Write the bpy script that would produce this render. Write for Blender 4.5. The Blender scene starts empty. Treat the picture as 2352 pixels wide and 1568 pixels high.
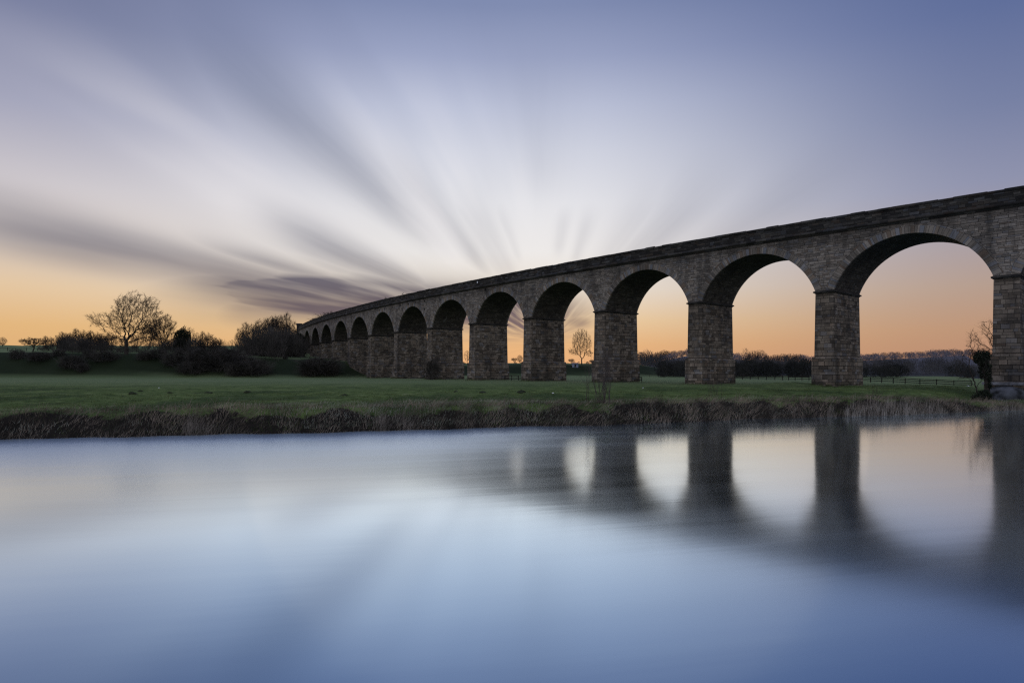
import bpy, math, random
import numpy as np
from mathutils import Vector

rng = np.random.default_rng(7)
random.seed(7)
sc = bpy.context.scene
COL = sc.collection
# ------------------------------------------------------------------ survey of the place
F, HY = 1540.15, 851.95            # focal length and horizon in a 2352 px wide picture
CAM_Z = 3.5                        # camera above the water
X0, Y0, A0, KAPPA = 61.0, 82.72, 0.8008, 0.001208   # railway curve
PITCH, PW, DEP = 21.9, 2.62, 9.667                  # pier spacing, pier width, viaduct width
Z_SPR = CAM_Z + 11.825             # springing level
RISE = 6.776
Z_STR = CAM_Z + 20.1               # underside of string course
Z_TOP = CAM_Z + 22.5               # top of coping

def lin(c):
    out = []
    for v in c:
        v = v / 255.0
        out.append(v / 12.92 if v <= 0.04045 else ((v + 0.055) / 1.055) ** 2.4)
    return tuple(out)

# ------------------------------------------------------------------ object helpers
def tag(o, label=None, cat=None, group=None, kind=None):
    if label: o['label'] = label
    if cat: o['category'] = cat
    if group: o['group'] = group
    if kind: o['kind'] = kind
    return o

def empty(name, label, cat, loc=(0, 0, 0), rz=0.0, group=None):
    o = bpy.data.objects.new(name, None)
    COL.objects.link(o)
    o.location = loc
    o.rotation_euler = (0, 0, rz)
    o.empty_display_size = 0.5
    return tag(o, label, cat, group)

def obj(name, V, Fc, mat, parent=None, uv=None, smooth=False, attrs=None):
    V = np.asarray(V, dtype=np.float32).reshape(-1, 3)
    me = bpy.data.meshes.new(name)
    if isinstance(Fc, np.ndarray):
        n, k = Fc.shape
        me.vertices.add(len(V)); me.vertices.foreach_set('co', V.ravel())
        me.loops.add(n * k); me.loops.foreach_set('vertex_index', Fc.astype(np.int32).ravel())
        me.polygons.add(n)
        me.polygons.foreach_set('loop_start', np.arange(0, n * k, k, dtype=np.int32))
        me.polygons.foreach_set('loop_total', np.full(n, k, dtype=np.int32))
        me.update(calc_edges=True)
    else:
        me.from_pydata(V.tolist(), [], Fc)
    if uv is not None:
        l = me.uv_layers.new(name='UVMap')
        uv = np.asarray(uv, dtype=np.float32).reshape(-1, 2)
        if len(uv) == len(V):
            idx = np.zeros(len(me.loops), dtype=np.int32)
            me.loops.foreach_get('vertex_index', idx)
            uv = uv[idx]
        l.data.foreach_set('uv', uv.ravel())
    if attrs:
        for k_, a in attrs.items():
            at = me.attributes.new(k_, 'FLOAT', 'POINT')
            at.data.foreach_set('value', np.asarray(a, dtype=np.float32))
    me.polygons.foreach_set('use_smooth', np.full(len(me.polygons), smooth, dtype=bool))
    if mat: me.materials.append(mat)
    me.validate()
    o = bpy.data.objects.new(name, me)
    COL.objects.link(o)
    if parent: o.parent = parent
    return o

class MB:
    """collects quads with their own corners and texture coordinates in metres"""
    def __init__(s): s.v = []; s.f = []; s.uv = []
    def quad(s, a, b, c, d, ua, ub, uc, ud):
        i = len(s.v); s.v += [a, b, c, d]; s.uv += [ua, ub, uc, ud]; s.f.append((i, i + 1, i + 2, i + 3))
    def box(s, x0, x1, y0, y1, z0, z1, T=None, taper=0.0):
        T = T or (lambda x, y, z: (x, y, z))
        t = taper
        b = [(x0 - t, y0 - t), (x1 + t, y0 - t), (x1 + t, y1 + t), (x0 - t, y1 + t)]
        u = [(x0, y0), (x1, y0), (x1, y1), (x0, y1)]
        off = 0.0
        for k in range(4):
            j = (k + 1) % 4
            L = math.dist(b[k], b[j])
            s.quad(T(*b[k], z0), T(*b[j], z0), T(*u[j], z1), T(*u[k], z1),
                   (off, z0), (off + L, z0), (off + L, z1), (off, z1))
            off += L + 0.37
        s.quad(T(*u[0], z1), T(*u[1], z1), T(*u[2], z1), T(*u[3], z1), (x0, y0), (x1, y0), (x1, y1), (x0, y1))
        s.quad(T(*b[3], z0), T(*b[2], z0), T(*b[1], z0), T(*b[0], z0), (x0, y1), (x1, y1), (x1, y0), (x0, y0))
    def build(s, name, mat, parent=None, smooth=False):
        return obj(name, s.v, s.f, mat, parent, uv=s.uv, smooth=smooth)

# ------------------------------------------------------------------ shader helpers
class NT:
    def __init__(s, tree): s.t = tree; s.n = tree.nodes; s.l = tree.links
    def new(s, typ, **kw):
        n = s.n.new(typ)
        for k, v in kw.items(): setattr(n, k, v)
        return n
    def put(s, sock, v):
        if v is None: return
        if hasattr(v, 'is_linked'): s.l.new(v, sock)
        else: sock.default_value = v
    def m(s, op, a, b=None, c=None, clamp=False):
        n = s.new('ShaderNodeMath', operation=op, use_clamp=clamp)
        for i, v in enumerate((a, b, c)): s.put(n.inputs[i], v)
        return n.outputs[0]
    def vm(s, op, a, b=None):
        n = s.new('ShaderNodeVectorMath', operation=op)
        s.put(n.inputs[0], a); s.put(n.inputs[1], b)
        return n.outputs['Value'] if op in ('DOT_PRODUCT', 'LENGTH') else n.outputs[0]
    def comb(s, x, y=0.0, z=0.0):
        n = s.new('ShaderNodeCombineXYZ')
        for i, v in enumerate((x, y, z)): s.put(n.inputs[i], v)
        return n.outputs[0]
    def sep(s, v):
        n = s.new('ShaderNodeSeparateXYZ'); s.put(n.inputs[0], v); return n.outputs
    def noise(s, vec, scale=1.0, detail=3.0, rough=0.5, dist=0.0, color=False):
        n = s.new('ShaderNodeTexNoise')
        s.put(n.inputs['Vector'], vec); n.inputs['Scale'].default_value = scale
        n.inputs['Detail'].default_value = detail; n.inputs['Roughness'].default_value = rough
        n.inputs['Distortion'].default_value = dist
        return n.outputs['Color' if color else 'Fac']
    def white(s, vec):
        n = s.new('ShaderNodeTexWhiteNoise', noise_dimensions='3D'); s.put(n.inputs['Vector'], vec)
        return n.outputs['Value']
    def ramp(s, fac, stops, interp='LINEAR'):
        n = s.new('ShaderNodeValToRGB'); cr = n.color_ramp; cr.interpolation = interp
        while len(cr.elements) < len(stops): cr.elements.new(0.5)
        for e, (p, c) in zip(cr.elements, stops):
            e.position = p; e.color = (*c, 1.0) if len(c) == 3 else c
        s.put(n.inputs[0], fac); return n.outputs[0]
    def mix(s, fac, a, b, mode='MIX'):
        n = s.new('ShaderNodeMix', data_type='RGBA', blend_type=mode)
        s.put(n.inputs[0], fac)
        for i, v in ((6, a), (7, b)):
            if isinstance(v, tuple): v = (*v[:3], 1.0)
            s.put(n.inputs[i], v)
        return n.outputs[2]
    def rng(s, v, a, b, c=0.0, d=1.0, smooth=True):
        n = s.new('ShaderNodeMapRange'); n.interpolation_type = 'SMOOTHSTEP' if smooth else 'LINEAR'
        for i, x in enumerate((v, a, b, c, d)): s.put(n.inputs[i], x)
        return n.outputs[0]
    def bump(s, height, strength=0.5, dist=0.05, normal=None):
        n = s.new('ShaderNodeBump'); n.inputs['Strength'].default_value = strength
        n.inputs['Distance'].default_value = dist; s.put(n.inputs['Height'], height)
        if normal is not None: s.put(n.inputs['Normal'], normal)
        return n.outputs[0]

def new_mat(name, rough=0.9, spec=0.2):
    m = bpy.data.materials.new(name); m.use_nodes = True
    nt = NT(m.node_tree)
    b = nt.n['Principled BSDF']
    b.inputs['Roughness'].default_value = rough
    b.inputs['Specular IOR Level'].default_value = spec
    return m, nt, b

def plain(name, a, b2, scale=3.0, rough=0.9, spec=0.15):
    m, nt, b = new_mat(name, rough, spec)
    g = nt.new('ShaderNodeNewGeometry')
    f = nt.noise(g.outputs['Position'], scale, 3.0)
    nt.put(b.inputs['Base Color'], nt.mix(nt.rng(f, 0.3, 0.7), a, b2))
    return m

def masonry(name, h, L, stops, joint=0.025, soot=0.5, zdark=None, seed=0.0, bumpiness=0.6, streak=0.6, lime=None, accent=1.0):
    """coursed stone: every block its own tone, joints, weather stains"""
    m, nt, b = new_mat(name, 0.92, 0.12)
    uvn = nt.new('ShaderNodeUVMap'); uv = uvn.outputs[0]
    g = nt.new('ShaderNodeNewGeometry'); pos = g.outputs['Position']
    u, v, _ = nt.sep(uv)
    wob = nt.m('MULTIPLY', nt.m('SUBTRACT', nt.noise(nt.comb(u, v, seed), 0.9, 2.0), 0.5), h * 0.35)
    v2 = nt.m('DIVIDE', nt.m('ADD', v, wob), h)
    # courses of unequal height
    v2 = nt.m('ADD', v2, nt.m('MULTIPLY', nt.m('SINE', nt.m('MULTIPLY', v2, 1.7)), 0.25))
    row = nt.m('FLOOR', v2)
    rr = nt.white(nt.comb(row, seed, 3.1)); rr2 = nt.white(nt.comb(row, seed, 9.7))
    u2 = nt.m('ADD', nt.m('DIVIDE', u, nt.m('MULTIPLY', nt.m('ADD', 0.65, nt.m('MULTIPLY', rr, 0.8)), L)), nt.m('MULTIPLY', rr2, 7.0))
    u2 = nt.m('ADD', u2, nt.m('MULTIPLY', nt.m('SINE', nt.m('MULTIPLY', u2, 2.3)), 0.22))
    colm = nt.m('FLOOR', u2)
    fu = nt.m('FRACT', u2); fv = nt.m('FRACT', v2)
    eu = nt.m('MULTIPLY', nt.m('MINIMUM', fu, nt.m('SUBTRACT', 1.0, fu)), L)
    ev = nt.m('MULTIPLY', nt.m('MINIMUM', fv, nt.m('SUBTRACT', 1.0, fv)), h)
    edge = nt.m('MINIMUM', eu, ev)
    body = nt.rng(edge, joint * 0.3, joint * 1.6)
    r1 = nt.white(nt.comb(colm, row, seed + 0.5)); r2 = nt.white(nt.comb(colm, row, seed + 5.5))
    tone = nt.m('ADD', nt.m('MULTIPLY', r1, 0.62), nt.m('MULTIPLY', nt.noise(pos, 0.35, 4.0, 0.6), 0.55))
    tone = nt.m('ADD', tone, nt.m('MULTIPLY', nt.m('SUBTRACT', nt.noise(pos, 6.0, 3.0), 0.5), 0.25))
    tone = nt.m('SUBTRACT', tone, 0.09, clamp=True)
    col = nt.ramp(tone, stops)
    # a few bluish and a few rusty blocks
    col = nt.mix(nt.m('MULTIPLY', nt.rng(r2, 0.80, 0.95), 0.75 * accent), col, (0.22, 0.235, 0.27))
    col = nt.mix(nt.m('MULTIPLY', nt.rng(r2, 0.16, 0.04), 0.55 * accent), col, (0.20, 0.125, 0.075))
    # soot and water streaks that run down the face
    px, py, pz = nt.sep(pos)
    sv = nt.comb(nt.m('MULTIPLY', px, 0.55), nt.m('MULTIPLY', py, 0.55), nt.m('MULTIPLY', pz, 0.07))
    st = nt.rng(nt.noise(sv, 1.0, 5.0, 0.62), 0.47, 0.68)
    col = nt.mix(nt.m('MULTIPLY', st, streak), col, (0.028, 0.028, 0.030))
    blot = nt.rng(nt.noise(pos, 0.22, 5.0, 0.65), 0.50, 0.66)
    col = nt.mix(nt.m('MULTIPLY', blot, soot), col, (0.030, 0.029, 0.030))
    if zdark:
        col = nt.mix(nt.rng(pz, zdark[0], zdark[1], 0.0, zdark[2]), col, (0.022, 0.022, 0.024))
    if lime:
        zl = nt.m('MULTIPLY', nt.rng(nt.noise(nt.comb(nt.m('MULTIPLY', u, 2.2), nt.m('MULTIPLY', v, 0.15), 1.7), 1.0, 2.0), 0.68, 0.74), nt.rng(nt.m('ABSOLUTE', nt.m('SUBTRACT', v, lime)), 2.4, 0.6))
        col = nt.mix(nt.m('MULTIPLY', zl, 0.8), col, (0.5, 0.5, 0.5))
    wide = nt.noise(nt.comb(nt.m('MULTIPLY', px, 0.09), nt.m('MULTIPLY', py, 0.09), nt.m('MULTIPLY', pz, 0.16)), 1.0, 5.0, 0.68)
    col = nt.mix(nt.rng(wide, 0.44, 0.62, 0.0, 0.55), col, nt.mix(0.5, col, (0.030, 0.026, 0.022)))
    col = nt.mix(nt.rng(wide, 0.45, 0.30, 0.0, 0.35), col, (0.30, 0.25, 0.20) if name != 'parapet_stone' and 'soffit' not in name and 'coping' not in name else (0.09, 0.085, 0.075))
    col = nt.mix(nt.m('MULTIPLY', nt.rng(pz, 2.6, 1.2, 0.0, 0.6), nt.rng(nt.noise(pos, 0.9, 3.0), 0.35, 0.6)), col, (0.035, 0.038, 0.024))
    col = nt.mix(nt.m('MULTIPLY', nt.m('SUBTRACT', 1.0, body), 0.75), col, (0.024, 0.021, 0.019))
    nt.put(b.inputs['Base Color'], col)
    hgt = nt.m('ADD', nt.m('MULTIPLY', body, 0.8), nt.m('ADD', nt.m('MULTIPLY', nt.noise(pos, 4.0, 4.0, 0.6), 0.5), nt.m('MULTIPLY', r2, 0.25)))
    nt.put(b.inputs['Normal'], nt.bump(hgt, bumpiness, 0.08))
    return m

STONE = [(0.0, (0.040, 0.036, 0.034)), (0.25, (0.112, 0.091, 0.071)), (0.5, (0.205, 0.166, 0.129)),
         (0.75, (0.300, 0.245, 0.193)), (1.0, (0.43, 0.375, 0.315))]
STONE_SP = [(0.0, (0.09, 0.083, 0.078)), (0.3, (0.20, 0.173, 0.146)), (0.6, (0.295, 0.255, 0.215)),
            (0.85, (0.40, 0.350, 0.30)), (1.0, (0.52, 0.50, 0.47))]
SOOT = [(0.0, (0.014, 0.014, 0.015)), (0.4, (0.036, 0.034, 0.032)), (0.75, (0.080, 0.074, 0.066)), (1.0, (0.19, 0.175, 0.155))]
M_PIER = masonry('pier_stone', 0.44, 1.0, STONE, 0.028, 0.5, None, 1.0, 0.7, 0.5, accent=0.5)
M_PLINTH = masonry('plinth_stone', 0.48, 1.1, STONE, 0.03, 0.6, None, 2.0, 0.9, 0.5, accent=0.6)
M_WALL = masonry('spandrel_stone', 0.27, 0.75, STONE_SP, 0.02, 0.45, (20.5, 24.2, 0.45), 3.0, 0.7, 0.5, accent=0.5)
M_RING = masonry('voussoir_stone', 1.4, 0.46, STONE_SP, 0.02, 0.25, None, 4.0, 0.6, 0.35)
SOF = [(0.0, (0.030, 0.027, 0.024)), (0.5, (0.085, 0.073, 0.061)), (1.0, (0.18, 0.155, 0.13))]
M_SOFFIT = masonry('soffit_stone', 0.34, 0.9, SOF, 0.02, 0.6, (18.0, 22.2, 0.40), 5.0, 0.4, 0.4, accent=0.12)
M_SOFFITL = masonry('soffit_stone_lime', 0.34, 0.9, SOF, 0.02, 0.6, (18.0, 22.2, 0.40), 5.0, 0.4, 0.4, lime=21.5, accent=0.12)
M_PARA = masonry('parapet_stone', 0.36, 0.95, SOOT, 0.02, 0.35, None, 6.0, 0.7, 0.3, accent=0.3)
M_COPE = masonry('coping_stone', 0.8, 1.6, SOOT, 0.015, 0.5, None, 7.0, 0.5, 0.3, accent=0.2)
M_CUT = plain('cutwater_stone', (0.018, 0.019, 0.020), (0.12, 0.125, 0.14), 0.9)
M_LEDGE = plain('ledge_stone', (0.10, 0.10, 0.11), (0.26, 0.26, 0.28), 1.4)
M_BARK = plain('bark', (0.030, 0.024, 0.020), (0.060, 0.050, 0.043), 2.0)
M_TWIG = plain('twigs', (0.026, 0.021, 0.018), (0.052, 0.042, 0.036), 1.2)
M_SCRUB = plain('scrub', (0.040, 0.036, 0.032), (0.100, 0.088, 0.076), 0.25)
M_EVER = plain('evergreen', (0.010, 0.014, 0.009), (0.034, 0.042, 0.026), 1.3)
M_WOODF = plain('hazed_far_wood', (0.125, 0.120, 0.145), (0.180, 0.170, 0.195), 0.02)  # blue-grey distance haze is mixed into this wood colour
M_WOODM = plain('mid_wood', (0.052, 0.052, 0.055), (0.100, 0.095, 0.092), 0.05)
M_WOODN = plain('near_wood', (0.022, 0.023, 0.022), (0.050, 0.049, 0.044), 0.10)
M_TIMBER = plain('fence_timber', (0.020, 0.018, 0.016), (0.042, 0.037, 0.032), 5.0)
M_STALK = plain('dead_stalks', (0.036, 0.027, 0.021), (0.36, 0.28, 0.21), 0.7)
M_REED = plain('dry_reeds', (0.16, 0.135, 0.11), (0.42, 0.36, 0.30), 1.2)
M_SAP = plain('sapling_bark', (0.06, 0.048, 0.040), (0.11, 0.09, 0.078), 2.0)
M_TUFT = plain('tuft_straw', (0.10, 0.082, 0.066), (0.25, 0.205, 0.165), 1.6)
M_TURF = plain('rough_grass', (0.036, 0.054, 0.016), (0.125, 0.15, 0.05), 0.7)
M_PALE = plain('pale_grass', (0.13, 0.14, 0.09), (0.38, 0.37, 0.30), 0.8)
M_HOLE = plain('drain_hole', (0.0015, 0.0015, 0.0015), (0.010, 0.010, 0.010), 3.0)
M_BIRD = plain('black_feathers', (0.010, 0.010, 0.012), (0.025, 0.025, 0.028), 20.0, 0.6)
M_PAPER = plain('white_scrap', (0.70, 0.70, 0.72), (0.82, 0.82, 0.84), 9.0)
M_SHED = plain('pale_cladding', (0.20, 0.23, 0.30), (0.30, 0.33, 0.40), 0.8)
M_ROOF = plain('slate_roof', (0.07, 0.08, 0.11), (0.13, 0.14, 0.18), 1.0)

# ------------------------------------------------------------------ terrain
FB = np.array([(-600, -130), (-150, 8), (-60, 25.5), (-26, 33.7), (-13.8, 36.6), (0, 41.2), (6.3, 42.8), (13, 46.3), (28, 52.0), (44, 58), (54, 66), (62, 76), (72, 88), (86, 105), (120, 150), (200, 290), (320, 480), (900, 1300)], float)
NB = np.array([(-600, -190), (-150, -42), (-60, -8), (-10, 3.4), (0, 4.2), (12, 5.6), (40, 12), (70, 30), (100, 55), (160, 112), (260, 250), (420, 470), (1000, 1280)], float)
def bank_y(X):
    X = np.asarray(X, float)
    return np.interp(X, FB[:, 0], FB[:, 1]) + 0.45 * np.sin(X * 0.55 + 1.0) * np.cos(X * 0.21) + 0.18 * np.sin(X * 1.9)
def sm(t):
    t = np.clip(t, 0, 1); return t * t * (3 - 2 * t)
_hash = rng.random((256, 256))
def vnoise(x, y):
    xi = np.floor(x).astype(int); yi = np.floor(y).astype(int)
    fx = sm(x - xi); fy = sm(y - yi)
    h = lambda a, b: _hash[a % 256, b % 256]
    return (h(xi, yi) * (1 - fx) + h(xi + 1, yi) * fx) * (1 - fy) + (h(xi, yi + 1) * (1 - fx) + h(xi + 1, yi + 1) * fx) * fy - 0.5
TX = [-500, -130, -100, -72, -58, -50, -30, 0, 60, 80, 95]
TT = [9.8, 9.8, 8.6, 7.4, 6.6, 5.0, 6.0, 6.8, 6.6, 3.6, 1.22]
TF = [205, 214, 218, 221, 224, 240, 285, 298, 305, 310, 320]
def terrain(X, Y):
    X = np.asarray(X, float); Y = np.asarray(Y, float)
    d = Y - bank_y(X)
    dn = np.interp(X, NB[:, 0], NB[:, 1]) - Y
    hb = np.interp(X, [30, 42, 50, 66, 90], [1.0, 0.80, 0.60, 0.56, 0.80]); hb = 1 - (1 - hb) * (1 - sm((d - 9) / 10.0))
    z = -1.6 + 2.85 * hb * sm((d + 1.6) / 4.4)
    und = 0.14 * vnoise(X / 9, Y / 9) + 0.10 * vnoise(X / 2.3 + 31, Y / 2.3) + 0.11 * vnoise(X / 0.8, Y / 0.8 + 17)
    far = sm((d - 0.2) / 3.0)
    z = z + far * und * np.where(Y > 130, 0.7, 1.6)
    T = np.interp(X, TX, TT); FT = np.interp(X, TX, TF) + 3.0 * vnoise(X / 25, Y / 60)
    t = (Y - FT) / 20.0
    lift = (T - 1.22) * sm(t)
    slope = np.interp(X, [-500, -110, -40, 60, 95], [0.046, 0.044, 0.014, 0.012, 0.0])
    lift = lift + slope * np.clip(np.minimum(Y, 520) - FT - 20, 0, None) * (T > 1.3)
    lift = lift * np.where(t > 0, 1 + 0.10 * vnoise(X / 12, Y / 12), 1)
    uu = X / np.maximum(Y, 1)
    HX = np.interp(uu, [0.14, 0.19, 0.215, 0.26, 0.30, 0.36, 0.45, 0.55, 0.7, 0.9, 2.0], [0, 6, 13, 21, 19, 15, 13, 16, 23, 26, 26])
    hill = HX * sm((Y - 300) / 560.0)
    z = z + lift * far + np.where(Y > 300, hill, 0) * far
    z = z + far * 0.55 * np.exp(-((X - 43.5) ** 2 + (Y - 104) ** 2) / 22.0)
    z = z - far * 0.95 * np.exp(-((X - 90) ** 2) / 160.0 - ((Y - 122) ** 2) / 420.0)
    near = np.clip(dn, 0, None)
    z = np.where(dn > -2.0, np.maximum(z, -1.6 + 3.6 * sm((dn + 1.8) / 4.5)), z)
    return z
def gz(X, Y): return float(terrain(np.array([X]), np.array([Y]))[0])
def at(x, Y): return (x - 1176.0) / F * Y
def zat(y, Y): return CAM_Z + (HY - y) / F * Y

def grow(a, b, step, f, mx):
    out = [a]; s = step
    while out[-1] < b: out.append(out[-1] + s); s = min(s * f, mx)
    return out
ys = sorted(set([-3000, -1500, -700, -400, -250, -150, -100, -60, -40] + list(np.arange(-30, 28, 1.0)) + list(np.arange(28, 62, 0.25)) + list(grow(62, 3200, 0.3, 1.022, 80))))
xs = list(np.arange(-42, 66, 0.36)); r = grow(66, 3200, 0.4, 1.06, 160); l = [-42 - (q - 66) for q in r]
xs = sorted(set(xs + r + l))
XX, YY = np.meshgrid(np.array(xs), np.array(ys, float))
ZZ = terrain(XX, YY)
DD = YY - bank_y(XX)
nx, ny = len(xs), len(ys)
ii = np.arange(ny - 1)[:, None] * nx + np.arange(nx - 1)[None, :]
faces = np.stack([ii, ii + 1, ii + nx + 1, ii + nx], -1).reshape(-1, 4)
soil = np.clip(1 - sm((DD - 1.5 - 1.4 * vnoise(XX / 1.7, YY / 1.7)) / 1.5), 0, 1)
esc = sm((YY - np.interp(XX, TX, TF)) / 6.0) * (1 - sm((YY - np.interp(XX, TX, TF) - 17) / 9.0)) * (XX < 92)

m, nt, b = new_mat('meadow', 0.95, 0.08)
g = nt.new('ShaderNodeNewGeometry'); pos = g.outputs['Position']
px, py, pz = nt.sep(pos)
a1 = nt.new('ShaderNodeAttribute', attribute_name='soil').outputs['Fac']
a2 = nt.new('ShaderNodeAttribute', attribute_name='scarp').outputs['Fac']
n1 = nt.noise(nt.comb(nt.m('MULTIPLY', px, 0.05), nt.m('MULTIPLY', py, 0.10), 0.0), 1.0, 4.0)
n2 = nt.noise(pos, 1.5, 5.0, 0.65)
n3 = nt.noise(nt.comb(nt.m('MULTIPLY', px, 0.10), nt.m('MULTIPLY', py, 0.03), 4.0), 1.0, 3.0)
n4 = nt.noise(nt.comb(nt.m('MULTIPLY', px, 0.35), nt.m('MULTIPLY', py, 0.5), 2.0), 1.0, 4.0, 0.6)
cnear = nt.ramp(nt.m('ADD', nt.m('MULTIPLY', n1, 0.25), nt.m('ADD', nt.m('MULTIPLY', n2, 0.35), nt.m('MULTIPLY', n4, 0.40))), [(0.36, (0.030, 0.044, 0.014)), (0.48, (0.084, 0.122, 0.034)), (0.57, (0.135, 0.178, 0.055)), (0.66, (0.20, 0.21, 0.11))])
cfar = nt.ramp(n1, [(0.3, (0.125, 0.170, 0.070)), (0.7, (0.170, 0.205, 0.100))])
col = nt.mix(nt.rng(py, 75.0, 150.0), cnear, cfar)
col = nt.mix(nt.m('MULTIPLY', nt.rng(n3, 0.5, 0.62), nt.rng(py, 150.0, 60.0, 0.0, 0.55)), col, (0.020, 0.040, 0.014))
col = nt.mix(nt.m('MULTIPLY', a2, 0.93), col, nt.mix(nt.noise(pos, 0.2, 3.0), (0.005, 0.008, 0.005), (0.015, 0.022, 0.010)))  # terrace slope coloured nearly black
col = nt.mix(nt.rng(nt.m('ADD', a1, nt.m('MULTIPLY', nt.m('SUBTRACT', nt.noise(pos, 2.2, 4.0, 0.7), 0.5), 1.3)), 0.3, 0.7), col, nt.mix(n2, (0.006, 0.006, 0.005), (0.030, 0.024, 0.019)))
col = nt.mix(nt.m('MULTIPLY', nt.rng(nt.m('SUBTRACT', py, nt.m('MULTIPLY', nt.rng(px, 60.0, 90.0), 190.0)), 90.0, 110.0), nt.rng(px, 60.0, 90.0)), col, nt.mix(nt.rng(py, 300.0, 700.0), (0.045, 0.045, 0.045), (0.12, 0.115, 0.135)))  # wooded ground; distance haze painted in as a paler, bluer tint
nt.put(b.inputs['Base Color'], col)
nt.put(b.inputs['Normal'], nt.bump(n2, 0.9, 0.25))
M_GROUND = m
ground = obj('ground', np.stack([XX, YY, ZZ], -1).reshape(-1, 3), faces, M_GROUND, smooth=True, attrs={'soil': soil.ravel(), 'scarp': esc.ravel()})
tag(ground, 'flat green river meadow rising to a dark terrace and wooded hills behind the viaduct', kind='structure')

# ------------------------------------------------------------------ river
m, nt, b = new_mat('river_water')
nt.n.remove(b)
out = nt.n['Material Output']
g = nt.new('ShaderNodeNewGeometry'); pos = g.outputs['Position']
px, py, pz = nt.sep(pos)
flow = nt.comb(nt.m('ADD', nt.m('MULTIPLY', px, 0.05), nt.m('MULTIPLY', py, -0.012)), nt.m('ADD', nt.m('MULTIPLY', py, 0.5), nt.m('MULTIPLY', px, -0.12)), 0.0)
w1 = nt.noise(flow, 1.0, 3.0, 0.55, 0.3)
w2 = nt.noise(nt.comb(nt.m('MULTIPLY', px, 0.5), nt.m('MULTIPLY', py, 2.6), 0.0), 1.0, 2.0, 0.5)
nrm = nt.bump(nt.m('ADD', w1, nt.m('MULTIPLY', w2, 0.004)), 0.03, 0.10)
gl = nt.new('ShaderNodeBsdfAnisotropic'); gl.distribution = 'MULTI_GGX'
GLC = gl.inputs['Color']
tb = nt.m('SUBTRACT', py, nt.m('MULTIPLY', px, 0.33))      # distance towards the far bank
riff = nt.m('MULTIPLY', nt.rng(tb, 14.0, 38.0), nt.rng(px, 11.0, -5.0, 0.14, 1.0))
nt.put(gl.inputs['Roughness'], nt.m('ADD', nt.m('ADD', nt.rng(tb, 24.0, 7.0, 0.074, 0.125), nt.m('MULTIPLY', riff, 0.24)), nt.rng(w1, 0.35, 0.7, 0.0, 0.02)))
nt.put(gl.inputs['Normal'], nrm)
df = nt.new('ShaderNodeBsdfDiffuse'); nt.put(df.inputs['Color'], (0.006, 0.013, 0.028, 1))
lw = nt.new('ShaderNodeFresnel'); lw.inputs['IOR'].default_value = 1.9
nt.put(GLC, nt.mix(nt.rng(lw.outputs[0], 0.10, 0.45, smooth=False), (0.44, 0.69, 0.99), (0.82, 0.93, 1.0)))
fac = nt.rng(lw.outputs[0], 0.05, 0.36, 0.30, 1.0, smooth=False)
mx = nt.new('ShaderNodeMixShader'); nt.put(mx.inputs[0], fac)
nt.l.new(df.outputs[0], mx.inputs[1]); nt.l.new(gl.outputs[0], mx.inputs[2]); nt.l.new(mx.outputs[0], out.inputs[0])
M_WATER = m
wx = np.linspace(-600, 950, 60); wy = np.linspace(-220, 1320, 60)
WX, WY = np.meshgrid(wx, wy)
ii = np.arange(59)[:, None] * 60 + np.arange(59)[None, :]
water = obj('river_water', np.stack([WX, WY, WX * 0], -1).reshape(-1, 3), np.stack([ii, ii + 1, ii + 61, ii + 60], -1).reshape(-1, 4), M_WATER, smooth=True)
tag(water, 'smooth pale blue river reflecting the sky and the piers', kind='structure')

# ------------------------------------------------------------------ viaduct
def P(s, n, z):
    a = A0 + KAPPA * s
    x = X0 - (math.sin(a) - math.sin(A0)) / KAPPA + n * math.sin(a)
    y = Y0 - (math.cos(a) - math.cos(A0)) / KAPPA + n * math.cos(a)
    return (x, y, z)
def frame_at(s):
    a = A0 + KAPPA * s
    o = P(s, 0, 0)
    tx, ty = -math.cos(a), math.sin(a); nx_, ny_ = math.sin(a), math.cos(a)
    # x runs along the railway (towards the far end), y towards the far face
    return lambda x, y, z: (o[0] + tx * x + nx_ * y, o[1] + ty * x + ny_ * y, z)

via = empty('railway_viaduct', 'long curved stone railway viaduct with tall round arches crossing the meadow', 'viaduct', (46.0, 98.6, 0))
VIA_INV = Vector(via.location)
def vpart(mb, name, mat, parent=None, smooth=False):
    o = mb.build(name, mat, None, smooth)
    par = parent or via
    o.data.transform(__import__('mathutils').Matrix.Translation(-VIA_INV))
    o.parent = par
    return o
HB = PW / 2
Z_PL = CAM_Z + 2.05
FIRST, LAST = -1, 14
piers = {}
for i in range(FIRST, LAST):
    T = frame_at(i * PITCH)
    mb = MB(); mb.box(-HB, HB, 0, DEP, Z_PL, Z_SPR - 0.30, T, 0.12)
    pier = vpart(mb, 'pier', M_PIER); piers[i] = pier
    mb = MB(); zb = -1.8
    if i == 0: zb = 2.15
    mb.box(-HB - 0.40, HB + 0.40, -0.40, DEP + 0.40, zb, Z_PL - 0.12, T, 0.04)
    mb.box(-HB - 0.30, HB + 0.30, -0.30, DEP + 0.30, Z_PL - 0.12, Z_PL + 0.004, T, 0.10)
    vpart(mb, 'plinth', M_PLINTH, pier)
    mb = MB()
    mb.box(-HB - 0.10, HB + 0.10, -0.10, DEP + 0.10, Z_SPR - 0.38, Z_SPR - 0.26, T)
    mb.box(-HB - 0.26, HB + 0.26, -0.26, DEP + 0.26, Z_SPR - 0.26, Z_SPR - 0.05, T)
    mb.box(-HB - 0.12, HB + 0.12, -0.12, DEP + 0.12, Z_SPR - 0.05, Z_SPR + 0.03, T)
    vpart(mb, 'impost', M_COPE, pier)
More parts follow.
